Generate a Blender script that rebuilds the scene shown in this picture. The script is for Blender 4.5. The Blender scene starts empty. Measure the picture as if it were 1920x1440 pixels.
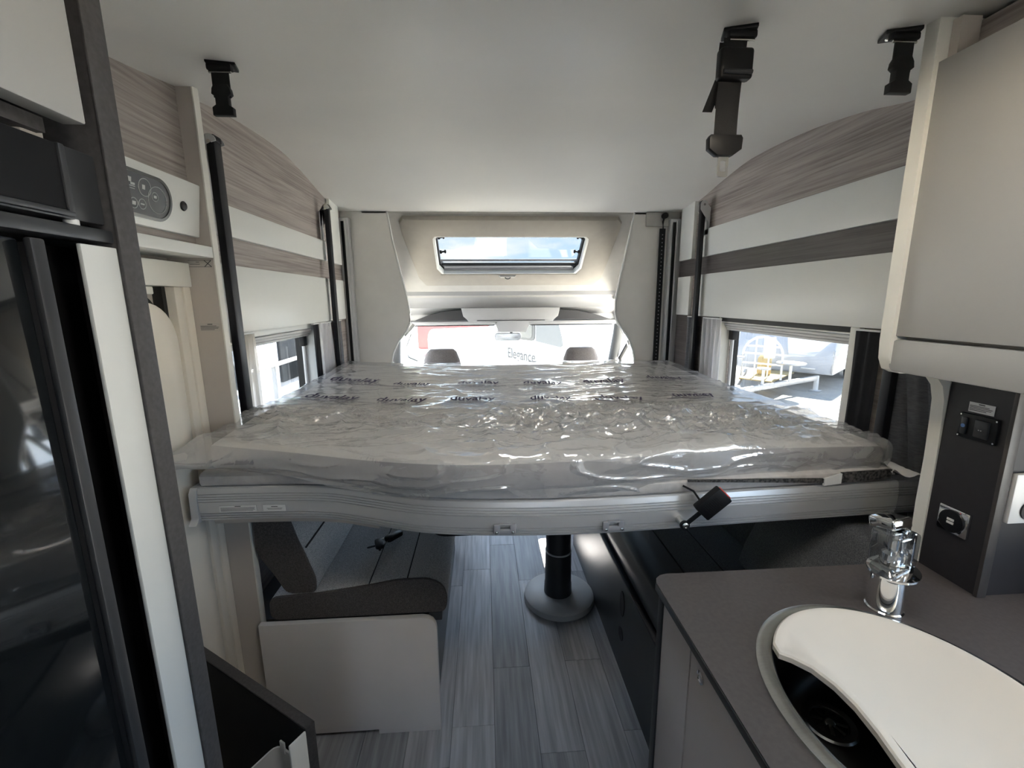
import bpy, bmesh, math, random
from mathutils import Vector, Matrix, noise

random.seed(7)
PI = math.pi
SC = bpy.context.scene
COL = SC.collection

# ------------------------------------------------------------------ camera
CAM_F = 821.33            # focal length in pixels of the 1920 x 1440 frame
CAM_POS = Vector((0.0, 0.0, 1.5))
PITCH, YAW, ROLL = 0.190033, 0.0634338, -0.0076483
cp, sp = math.cos(PITCH), math.sin(PITCH)
cy, sy = math.cos(YAW), math.sin(YAW)
fwd = Vector((sy * cp, cy * cp, -sp))
rgt = Vector((cy, -sy, 0))
upv = rgt.cross(fwd)
r2 = math.cos(ROLL) * rgt + math.sin(ROLL) * upv
u2 = -math.sin(ROLL) * rgt + math.cos(ROLL) * upv
cam_d = bpy.data.cameras.new('camera')
cam = bpy.data.objects.new('camera', cam_d)
COL.objects.link(cam)
cam_d.sensor_fit = 'HORIZONTAL'
cam_d.sensor_width = 36.0
cam_d.lens = 36.0 * CAM_F / 1920.0
cam_d.clip_start = 0.02
cam_d.clip_end = 400
cam.matrix_world = Matrix(((r2.x, u2.x, -fwd.x, CAM_POS.x), (r2.y, u2.y, -fwd.y, CAM_POS.y),
                           (r2.z, u2.z, -fwd.z, CAM_POS.z), (0, 0, 0, 1)))
SC.camera = cam

# ------------------------------------------------------------------ world, sun, exposure
SKY_STRENGTH = 3.3
SUN_STRENGTH = 38.0
EXPOSURE = 2.15
world = bpy.data.worlds.new('sky')
SC.world = world
world.use_nodes = True
nt = world.node_tree
nt.nodes.clear()
wo = nt.nodes.new('ShaderNodeOutputWorld')
bg = nt.nodes.new('ShaderNodeBackground')
tc = nt.nodes.new('ShaderNodeTexCoord')
sepz = nt.nodes.new('ShaderNodeSeparateXYZ')
ramp = nt.nodes.new('ShaderNodeValToRGB')
ramp.color_ramp.elements[0].position = 0.0
ramp.color_ramp.elements[0].color = (0.60, 0.79, 0.98, 1)
ramp.color_ramp.elements[1].position = 0.45
ramp.color_ramp.elements[1].color = (0.40, 0.61, 0.92, 1)
mp = nt.nodes.new('ShaderNodeMapping')
mp.inputs['Scale'].default_value = (2.2, 2.2, 7.0)
nz = nt.nodes.new('ShaderNodeTexNoise')
nz.inputs['Scale'].default_value = 1.7
nz.inputs['Detail'].default_value = 7
nz.inputs['Roughness'].default_value = 0.55
cr = nt.nodes.new('ShaderNodeValToRGB')
cr.color_ramp.elements[0].position = 0.50
cr.color_ramp.elements[1].position = 0.66
mx = nt.nodes.new('ShaderNodeMixRGB')
mx.inputs['Color2'].default_value = (1.0, 1.0, 1.0, 1)
nt.links.new(tc.outputs['Generated'], sepz.inputs[0])
nt.links.new(sepz.outputs['Z'], ramp.inputs['Fac'])
nt.links.new(tc.outputs['Generated'], mp.inputs['Vector'])
nt.links.new(mp.outputs['Vector'], nz.inputs['Vector'])
nt.links.new(nz.outputs['Fac'], cr.inputs['Fac'])
nt.links.new(cr.outputs['Color'], mx.inputs['Fac'])
nt.links.new(ramp.outputs['Color'], mx.inputs['Color1'])
nt.links.new(mx.outputs['Color'], bg.inputs['Color'])
bg.inputs['Strength'].default_value = SKY_STRENGTH
nt.links.new(bg.outputs[0], wo.inputs['Surface'])

sun_d = bpy.data.lights.new('sun', 'SUN')
sun_d.energy = SUN_STRENGTH
sun_d.angle = 0.02
sun_d.color = (1.0, 0.95, 0.86)
sun = bpy.data.objects.new('sun', sun_d)
COL.objects.link(sun)
sun_dir = Vector((0.55, 0.60, 1.08)).normalized()
sun.rotation_euler = sun_dir.to_track_quat('Z', 'Y').to_euler()
sun.location = (5, 6, 12)

SC.view_settings.view_transform = 'Standard'
SC.view_settings.look = 'None'
SC.view_settings.gamma = 1
SC.view_settings.use_curve_mapping = False
SC.view_settings.exposure = EXPOSURE
SC.cycles.use_denoising = True
SC.cycles.max_bounces = 10
SC.cycles.diffuse_bounces = 5
SC.cycles.transparent_max_bounces = 16
SC.cycles.sample_clamp_indirect = 20.0
SC.cycles.caustics_reflective = False
SC.cycles.caustics_refractive = False

def portal(name, cen, sx, sy_, normal):
    l = bpy.data.lights.new(name, 'AREA')
    l.shape = 'RECTANGLE'
    l.size, l.size_y = sx, sy_
    l.cycles.is_portal = True
    o = bpy.data.objects.new(name, l)
    COL.objects.link(o)
    o.location = cen
    o.rotation_euler = (-Vector(normal)).to_track_quat('Z', 'Y').to_euler()
    return o
# window portals (they only guide the sampling of the sky through the seen and the added openings)
portal('portal_right_window', (1.34, 1.82, 1.05), 0.90, 0.72, (-1, 0, 0))
portal('portal_left_window', (-0.96, 1.90, 1.05), 0.80, 0.72, (1, 0, 0))
portal('portal_skylight', (0.19, 3.16, 1.86), 1.04, 0.36, (0, -0.62, -0.78))
portal('portal_added_rooflight', (0.30, 0.36, 2.06), 0.60, 0.52, (0, 0, -1))
portal('portal_added_kitchen_window', (1.34, -0.04, 1.145), 1.1, 0.35, (-1, 0, 0))
portal('portal_added_rear_window', (0.20, -2.36, 1.35), 0.5, 0.4, (0, 1, 0))

# ------------------------------------------------------------------ materials
MATS = {}
def mat(name, col, rough=0.5, metal=0.0, var=0.06, vscale=8.0, stretch=(1, 1, 1), bump=0.0, bscale=60.0,
        spec=0.5, coat=0.0, col2=None, detail=4.0, randomize=0.0, sheen=0.0):
    m = bpy.data.materials.new(name)
    m.use_nodes = True
    t = m.node_tree
    b = t.nodes['Principled BSDF']
    b.inputs['Roughness'].default_value = rough
    b.inputs['Metallic'].default_value = metal
    b.inputs['Specular IOR Level'].default_value = spec
    b.inputs['Coat Weight'].default_value = coat
    b.inputs['Sheen Weight'].default_value = sheen
    c = t.nodes.new('ShaderNodeTexCoord')
    mpn = t.nodes.new('ShaderNodeMapping')
    mpn.inputs['Scale'].default_value = stretch
    t.links.new(c.outputs['Object'], mpn.inputs['Vector'])
    n = t.nodes.new('ShaderNodeTexNoise')
    n.inputs['Scale'].default_value = vscale
    n.inputs['Detail'].default_value = detail
    t.links.new(mpn.outputs['Vector'], n.inputs['Vector'])
    r = t.nodes.new('ShaderNodeValToRGB')
    if col2 is None:
        a = [max(0, v * (1 - var)) for v in col]
        d = [min(1, v * (1 + var)) for v in col]
    else:
        a, d = col, col2
    r.color_ramp.elements[0].position = 0.3
    r.color_ramp.elements[0].color = (*a, 1)
    r.color_ramp.elements[1].position = 0.7
    r.color_ramp.elements[1].color = (*d, 1)
    t.links.new(n.outputs['Fac'], r.inputs['Fac'])
    last = r.outputs['Color']
    if randomize:
        oi = t.nodes.new('ShaderNodeObjectInfo')
        mr = t.nodes.new('ShaderNodeMapRange')
        mr.inputs['To Min'].default_value = 1 - randomize
        mr.inputs['To Max'].default_value = 1 + randomize
        t.links.new(oi.outputs['Random'], mr.inputs['Value'])
        mm = t.nodes.new('ShaderNodeMixRGB')
        mm.blend_type = 'MULTIPLY'
        mm.inputs['Fac'].default_value = 1
        t.links.new(last, mm.inputs['Color1'])
        t.links.new(mr.outputs['Result'], mm.inputs['Color2'])
        last = mm.outputs['Color']
        add = t.nodes.new('ShaderNodeVectorMath')
        add.operation = 'ADD'
        t.links.new(c.outputs['Object'], add.inputs[0])
        sc_ = t.nodes.new('ShaderNodeVectorMath')
        sc_.operation = 'SCALE'
        sc_.inputs['Scale'].default_value = 37.0
        cmb = t.nodes.new('ShaderNodeCombineXYZ')
        t.links.new(oi.outputs['Random'], cmb.inputs[0])
        t.links.new(oi.outputs['Random'], cmb.inputs[2])
        t.links.new(cmb.outputs[0], sc_.inputs[0])
        t.links.new(sc_.outputs[0], add.inputs[1])
        t.links.new(add.outputs[0], mpn.inputs['Vector'])
    t.links.new(last, b.inputs['Base Color'])
    if bump:
        n2 = t.nodes.new('ShaderNodeTexNoise')
        n2.inputs['Scale'].default_value = bscale
        n2.inputs['Detail'].default_value = 3
        t.links.new(mpn.outputs['Vector'], n2.inputs['Vector'])
        bp = t.nodes.new('ShaderNodeBump')
        bp.inputs['Strength'].default_value = bump
        bp.inputs['Distance'].default_value = 0.002
        t.links.new(n2.outputs['Fac'], bp.inputs['Height'])
        t.links.new(bp.outputs['Normal'], b.inputs['Normal'])
    MATS[name] = m
    return m

def emat(name, col, strength):
    m = mat(name, col, 0.5)
    b = m.node_tree.nodes['Principled BSDF']
    b.inputs['Emission Color'].default_value = (*col, 1)
    b.inputs['Emission Strength'].default_value = strength
    return m

def schlick(t, f0, normal=None):
    lw = t.nodes.new('ShaderNodeLayerWeight')
    lw.inputs['Blend'].default_value = 0.5
    if normal is not None:
        t.links.new(normal, lw.inputs['Normal'])
    pw = t.nodes.new('ShaderNodeMath')
    pw.operation = 'POWER'
    pw.inputs[1].default_value = 5.0
    t.links.new(lw.outputs['Facing'], pw.inputs[0])
    ma = t.nodes.new('ShaderNodeMath')
    ma.operation = 'MULTIPLY_ADD'
    ma.use_clamp = True
    ma.inputs[1].default_value = 1.0 - f0
    ma.inputs[2].default_value = f0
    t.links.new(pw.outputs[0], ma.inputs[0])
    return ma.outputs[0]

def glass(name, tint, f0=0.05, rough=0.0):
    m = bpy.data.materials.new(name)
    m.use_nodes = True
    t = m.node_tree
    t.nodes.clear()
    o = t.nodes.new('ShaderNodeOutputMaterial')
    tr = t.nodes.new('ShaderNodeBsdfTransparent')
    tr.inputs['Color'].default_value = (*tint, 1)
    gl = t.nodes.new('ShaderNodeBsdfGlossy')
    gl.inputs['Roughness'].default_value = rough
    gl.inputs['Color'].default_value = (1, 1, 1, 1)
    mxs = t.nodes.new('ShaderNodeMixShader')
    t.links.new(schlick(t, f0), mxs.inputs[0])
    t.links.new(tr.outputs[0], mxs.inputs[1])
    t.links.new(gl.outputs[0], mxs.inputs[2])
    t.links.new(mxs.outputs[0], o.inputs['Surface'])
    MATS[name] = m
    return m

def sheer(name, col, alpha):
    m = bpy.data.materials.new(name)
    m.use_nodes = True
    t = m.node_tree
    t.nodes.clear()
    o = t.nodes.new('ShaderNodeOutputMaterial')
    tr = t.nodes.new('ShaderNodeBsdfTransparent')
    df = t.nodes.new('ShaderNodeBsdfDiffuse')
    tl = t.nodes.new('ShaderNodeBsdfTranslucent')
    n = t.nodes.new('ShaderNodeTexNoise')
    n.inputs['Scale'].default_value = 400
    r = t.nodes.new('ShaderNodeValToRGB')
    r.color_ramp.elements[0].color = (*[v * 0.92 for v in col], 1)
    r.color_ramp.elements[1].color = (*col, 1)
    t.links.new(n.outputs['Fac'], r.inputs['Fac'])
    t.links.new(r.outputs['Color'], df.inputs['Color'])
    t.links.new(r.outputs['Color'], tl.inputs['Color'])
    m1 = t.nodes.new('ShaderNodeMixShader')
    m1.inputs[0].default_value = 0.5
    m2 = t.nodes.new('ShaderNodeMixShader')
    m2.inputs[0].default_value = alpha
    t.links.new(df.outputs[0], m1.inputs[1])
    t.links.new(tl.outputs[0], m1.inputs[2])
    t.links.new(tr.outputs[0], m2.inputs[1])
    t.links.new(m1.outputs[0], m2.inputs[2])
    t.links.new(m2.outputs[0], o.inputs['Surface'])
    MATS[name] = m
    return m

def film(name):
    m = bpy.data.materials.new(name)
    m.use_nodes = True
    t = m.node_tree
    t.nodes.clear()
    o = t.nodes.new('ShaderNodeOutputMaterial')
    tr = t.nodes.new('ShaderNodeBsdfTransparent')
    tr.inputs['Color'].default_value = (0.97, 0.97, 0.97, 1)
    gl = t.nodes.new('ShaderNodeBsdfGlossy')
    gl.inputs['Roughness'].default_value = 0.08
    df = t.nodes.new('ShaderNodeBsdfDiffuse')
    df.inputs['Color'].default_value = (0.93, 0.93, 0.94, 1)
    c = t.nodes.new('ShaderNodeTexCoord')
    mpn = t.nodes.new('ShaderNodeMapping')
    mpn.inputs['Scale'].default_value = (1.0, 2.8, 1.0)
    mpn.inputs['Rotation'].default_value = (0, 0, 0.12)
    n = t.nodes.new('ShaderNodeTexNoise')
    n.inputs['Scale'].default_value = 7
    n.inputs['Detail'].default_value = 4
    n.inputs['Distortion'].default_value = 0.8
    t.links.new(c.outputs['Object'], mpn.inputs['Vector'])
    t.links.new(mpn.outputs['Vector'], n.inputs['Vector'])
    # warp the coordinates, then a faceted cell pattern gives the hard creases of thin film
    wv = t.nodes.new('ShaderNodeMixRGB')
    wv.blend_type = 'ADD'
    wv.inputs['Fac'].default_value = 0.22
    t.links.new(mpn.outputs['Vector'], wv.inputs['Color1'])
    t.links.new(n.outputs['Color'], wv.inputs['Color2'])
    vo = t.nodes.new('ShaderNodeTexVoronoi')
    vo.inputs['Scale'].default_value = 11
    vo.inputs['Randomness'].default_value = 1.0
    t.links.new(wv.outputs['Color'], vo.inputs['Vector'])
    vo2 = t.nodes.new('ShaderNodeTexVoronoi')
    vo2.inputs['Scale'].default_value = 27
    t.links.new(wv.outputs['Color'], vo2.inputs['Vector'])
    h1 = t.nodes.new('ShaderNodeMath')
    h1.operation = 'MULTIPLY_ADD'
    h1.inputs[1].default_value = 0.22
    t.links.new(vo2.outputs['Distance'], h1.inputs[0])
    t.links.new(vo.outputs['Distance'], h1.inputs[2])
    h2 = t.nodes.new('ShaderNodeMath')
    h2.operation = 'ADD'
    nk = t.nodes.new('ShaderNodeMath')
    nk.operation = 'MULTIPLY'
    nk.inputs[1].default_value = 0.35
    t.links.new(n.outputs['Fac'], nk.inputs[0])
    t.links.new(h1.outputs[0], h2.inputs[0])
    t.links.new(nk.outputs[0], h2.inputs[1])
    bp = t.nodes.new('ShaderNodeBump')
    bp.inputs['Distance'].default_value = 0.015
    # crumpled zones where the film is loose
    acc = None
    for (px, py, sx_, sy_) in ((0.0, -0.50, 2.2, 4.2), (0.50, -0.52, 2.6, 4.6), (-0.72, -0.40, 4.0, 5.0), (0.25, 0.10, 1.6, 4.5)):
        mq = t.nodes.new('ShaderNodeMapping')
        mq.inputs['Location'].default_value = (-px * sx_, -py * sy_, 0)
        mq.inputs['Scale'].default_value = (sx_, sy_, 0.0)
        t.links.new(c.outputs['Object'], mq.inputs['Vector'])
        ln = t.nodes.new('ShaderNodeVectorMath')
        ln.operation = 'LENGTH'
        t.links.new(mq.outputs['Vector'], ln.inputs[0])
        mr = t.nodes.new('ShaderNodeMapRange')
        mr.inputs['From Min'].default_value = 1.1
        mr.inputs['From Max'].default_value = 0.2
        t.links.new(ln.outputs['Value'], mr.inputs['Value'])
        if acc is None:
            acc = mr.outputs['Result']
        else:
            mxm = t.nodes.new('ShaderNodeMath')
            mxm.operation = 'MAXIMUM'
            t.links.new(acc, mxm.inputs[0])
            t.links.new(mr.outputs['Result'], mxm.inputs[1])
            acc = mxm.outputs[0]
    st = t.nodes.new('ShaderNodeMath')
    st.operation = 'MULTIPLY_ADD'
    st.inputs[1].default_value = 1.0
    st.inputs[2].default_value = 0.09
    t.links.new(acc, st.inputs[0])
    t.links.new(st.outputs[0], bp.inputs['Strength'])
    t.links.new(h2.outputs[0], bp.inputs['Height'])
    t.links.new(bp.outputs['Normal'], gl.inputs['Normal'])
    fres = schlick(t, 0.25, bp.outputs['Normal'])
    md = t.nodes.new('ShaderNodeMixShader')
    md.inputs[0].default_value = 0.28
    t.links.new(tr.outputs[0], md.inputs[1])
    t.links.new(df.outputs[0], md.inputs[2])
    ms = t.nodes.new('ShaderNodeMixShader')
    t.links.new(fres, ms.inputs[0])
    t.links.new(md.outputs[0], ms.inputs[1])
    t.links.new(gl.outputs[0], ms.inputs[2])
    t.links.new(ms.outputs[0], o.inputs['Surface'])
    MATS[name] = m
    return m

mat('ceiling_white', (0.84, 0.835, 0.81), 0.42, var=0.02, vscale=3)
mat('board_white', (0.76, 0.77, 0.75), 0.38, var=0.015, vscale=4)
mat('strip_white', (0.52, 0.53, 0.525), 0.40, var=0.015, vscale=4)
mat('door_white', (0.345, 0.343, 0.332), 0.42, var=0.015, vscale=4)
mat('cream', (0.78, 0.73, 0.65), 0.5, var=0.03, vscale=6)
mat('edge_cream', (0.76, 0.75, 0.70), 0.5, var=0.03, vscale=6)
mat('taupe', (0.53, 0.485, 0.45), 0.55, var=0.03, vscale=6)
mat('bulkhead_grey', (0.76, 0.745, 0.71), 0.6, var=0.03, vscale=10, bump=0.1, bscale=200)
def wood(name, dark, mid, light, rough):
    m = bpy.data.materials.new(name)
    m.use_nodes = True
    t = m.node_tree
    b = t.nodes['Principled BSDF']
    b.inputs['Roughness'].default_value = rough
    c = t.nodes.new('ShaderNodeTexCoord')
    def nz_(stretch, scale, detail, dist):
        q = t.nodes.new('ShaderNodeMapping')
        q.inputs['Scale'].default_value = stretch
        q.inputs['Rotation'].default_value = (0.06, 0, 0)
        t.links.new(c.outputs['Object'], q.inputs['Vector'])
        n = t.nodes.new('ShaderNodeTexNoise')
        n.inputs['Scale'].default_value = scale
        n.inputs['Detail'].default_value = detail
        n.inputs['Roughness'].default_value = 0.6
        n.inputs['Distortion'].default_value = dist
        t.links.new(q.outputs['Vector'], n.inputs['Vector'])
        return n.outputs['Fac']
    big = nz_((1, 0.35, 4.5), 3.0, 5, 1.2)
    fine = nz_((1, 0.5, 26), 6.0, 6, 0.2)
    mx_ = t.nodes.new('ShaderNodeMath')
    mx_.operation = 'MULTIPLY_ADD'
    mx_.inputs[1].default_value = 0.55
    t.links.new(fine, mx_.inputs[0])
    hb = t.nodes.new('ShaderNodeMath')
    hb.operation = 'MULTIPLY'
    hb.inputs[1].default_value = 0.45
    t.links.new(big, hb.inputs[0])
    t.links.new(hb.outputs[0], mx_.inputs[2])
    r = t.nodes.new('ShaderNodeValToRGB')
    r.color_ramp.elements[0].position = 0.38
    r.color_ramp.elements[0].color = (*dark, 1)
    r.color_ramp.elements[1].position = 0.62
    r.color_ramp.elements[1].color = (*light, 1)
    e = r.color_ramp.elements.new(0.50)
    e.color = (*mid, 1)
    t.links.new(mx_.outputs[0], r.inputs['Fac'])
    t.links.new(r.outputs['Color'], b.inputs['Base Color'])
    bp = t.nodes.new('ShaderNodeBump')
    bp.inputs['Strength'].default_value = 0.08
    bp.inputs['Distance'].default_value = 0.002
    t.links.new(mx_.outputs[0], bp.inputs['Height'])
    t.links.new(bp.outputs['Normal'], b.inputs['Normal'])
    MATS[name] = m
wood('wood', (0.215, 0.184, 0.170), (0.340, 0.299, 0.278), (0.435, 0.390, 0.366), 0.5)
wood('wood_dark', (0.055, 0.046, 0.044), (0.090, 0.078, 0.075), (0.125, 0.110, 0.107), 0.32)
mat('grey_edge', (0.046, 0.043, 0.044), 0.6, var=0.25, vscale=160, bump=0.1, bscale=300)
mat('black_plastic', (0.006, 0.006, 0.007), 0.45, var=0.1, spec=0.3)
mat('dark_plastic', (0.024, 0.025, 0.028), 0.40, var=0.08)
mat('black_glass', (0.006, 0.007, 0.008), 0.05, var=0.1, spec=0.6)
mat('black_matt', (0.005, 0.005, 0.006), 0.7, var=0.1, spec=0.2)
mat('strut_black', (0.009, 0.009, 0.012), 0.45, var=0.1, spec=0.35)
mat('webbing', (0.005, 0.005, 0.006), 0.8, var=0.2, vscale=300, bump=0.3, bscale=500)
mat('alu', (0.60, 0.60, 0.61), 0.38, metal=0.5, var=0.008, vscale=30, stretch=(1, 8, 8))
mat('alu_grey', (0.33, 0.33, 0.35), 0.4, metal=0.5, var=0.05)
mat('grey_plastic', (0.27, 0.27, 0.29), 0.45, var=0.04)
mat('light_plastic', (0.60, 0.60, 0.60), 0.4, var=0.03)
mat('steel', (0.55, 0.55, 0.53), 0.25, metal=1.0, var=0.06, vscale=40, stretch=(1, 12, 1))
mat('bowl_steel', (0.10, 0.095, 0.088), 0.30, metal=0.8, var=0.06)
mat('chrome', (0.80, 0.80, 0.80), 0.05, metal=1.0, var=0.02)
mat('screw', (0.65, 0.65, 0.63), 0.25, metal=1.0, var=0.03)
mat('worktop', (0.082, 0.070, 0.066), 0.42, var=0.12, vscale=120)
mat('worktop_edge', (0.022, 0.020, 0.020), 0.4, var=0.1)
mat('splash', (0.018, 0.016, 0.018), 0.5, var=0.1, vscale=60)
mat('splash_edge', (0.048, 0.042, 0.040), 0.5, var=0.1, vscale=60)
mat('cutting_board', (0.70, 0.63, 0.545), 0.5, var=0.02)
mat('cabinet_lilac', (0.52, 0.49, 0.50), 0.45, var=0.02)
mat('bench_panel', (0.74, 0.71, 0.70), 0.5, var=0.02)
mat('bench_dark', (0.028, 0.029, 0.033), 0.4, var=0.1)
mat('plank', (0.28, 0.278, 0.287), 0.40, vscale=5, stretch=(14, 0.7, 1), col2=(0.49, 0.486, 0.50), detail=8, randomize=0.22, bump=0.06, bscale=12)
mat('floor_base', (0.035, 0.034, 0.035), 0.6, var=0.1)
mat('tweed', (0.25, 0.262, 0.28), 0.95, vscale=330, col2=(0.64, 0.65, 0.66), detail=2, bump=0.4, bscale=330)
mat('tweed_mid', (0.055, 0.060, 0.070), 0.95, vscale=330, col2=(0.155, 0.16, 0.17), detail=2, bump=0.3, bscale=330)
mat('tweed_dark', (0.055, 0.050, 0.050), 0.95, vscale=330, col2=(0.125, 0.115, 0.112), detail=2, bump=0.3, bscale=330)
mat('seam', (0.006, 0.006, 0.007), 0.9)
mat('mattress_fabric', (0.84, 0.81, 0.77), 0.9, var=0.05, vscale=120, bump=0.2, bscale=200)
mat('mattress_shaded', (0.46, 0.43, 0.425), 0.9, var=0.06, vscale=90, bump=0.2, bscale=150)  # same fabric as the top, with the shade of the sides put into its colour
mat('base_fabric', (0.52, 0.50, 0.49), 0.9, var=0.08, vscale=60, bump=0.3, bscale=80)
mat('mesh_black', (0.010, 0.010, 0.010), 0.7, vscale=160, col2=(0.10, 0.095, 0.09), detail=0)
mat('print_purple', (0.035, 0.02, 0.06), 0.6, var=0.1)
mat('print_grey', (0.06, 0.06, 0.065), 0.7)
mat('label_white', (0.72, 0.72, 0.72), 0.5, var=0.02)
mat('label_clear', (0.50, 0.47, 0.44), 0.4, var=0.02)
mat('buckle_red', (0.55, 0.06, 0.05), 0.4)
mat('display_grey', (0.12, 0.125, 0.13), 0.25, var=0.04)
mat('display_rim', (0.075, 0.08, 0.08), 0.35, var=0.05)
mat('display_line', (0.50, 0.51, 0.51), 0.4)
mat('pad_beige', (0.36, 0.335, 0.295), 0.75, var=0.03, vscale=20)
mat('liner', (0.46, 0.45, 0.425), 0.8, var=0.03, vscale=20)
mat('cab_liner', (0.40, 0.40, 0.405), 0.6, var=0.02)
mat('cab_dark', (0.035, 0.035, 0.038), 0.6, var=0.05)
mat('headrest', (0.16, 0.145, 0.14), 0.95, var=0.25, vscale=200, bump=0.3, bscale=200)
mat('pillar_grey', (0.05, 0.052, 0.054), 0.7, var=0.05)
mat('ink', (0.010, 0.010, 0.011), 0.8)
mat('rubber', (0.012, 0.012, 0.012), 0.6)
mat('dash', (0.04, 0.04, 0.042), 0.7)
mat('curtain_grey', (0.13, 0.135, 0.15), 0.95, var=0.2, vscale=60, stretch=(1, 1, 4))
mat('curtain_dark', (0.018, 0.018, 0.022), 0.95, var=0.2)
sheer('curtain_white', (0.92, 0.92, 0.95), 0.85)
sheer('curtain_cream', (0.76, 0.72, 0.66), 0.85)
glass('pane_tint', (0.13, 0.135, 0.14))
glass('pane_right', (0.088, 0.092, 0.097))
glass('pane_screen', (0.50, 0.52, 0.52))
glass('pane_skylight', (0.075, 0.077, 0.079))
glass('pane_added_kitchen', (0.58, 0.60, 0.61))
glass('pane_added_roof', (0.88, 0.77, 0.65))
glass('pane_clear', (0.93, 0.95, 0.95))
film('film')
mat('caravan_white', (0.78, 0.80, 0.82), 0.3, var=0.02)
mat('caravan_grey', (0.55, 0.58, 0.63), 0.35, var=0.02)
mat('caravan_window', (0.012, 0.014, 0.016), 0.25, var=0.05)
mat('tyre', (0.02, 0.02, 0.02), 0.8)
mat('galv', (0.60, 0.60, 0.60), 0.35, metal=0.6, var=0.08, vscale=20)
mat('white_paint', (0.85, 0.85, 0.83), 0.4)
mat('ochre', (0.55, 0.42, 0.20), 0.6)
mat('red_paint', (0.35, 0.02, 0.02), 0.3)
mat('blue_paint', (0.10, 0.22, 0.50), 0.4)
mat('gravel', (0.46, 0.44, 0.40), 0.9, vscale=2.5, col2=(0.58, 0.55, 0.49), detail=8)
mat('leaf', (0.10, 0.17, 0.04), 0.8, vscale=3, col2=(0.30, 0.36, 0.10))
mat('bark', (0.08, 0.06, 0.04), 0.9, var=0.2)
mat('glow_trim', (0.66, 0.55, 0.42), 0.5)
mat('wheel_arch', (0.05, 0.05, 0.055), 0.7)

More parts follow.
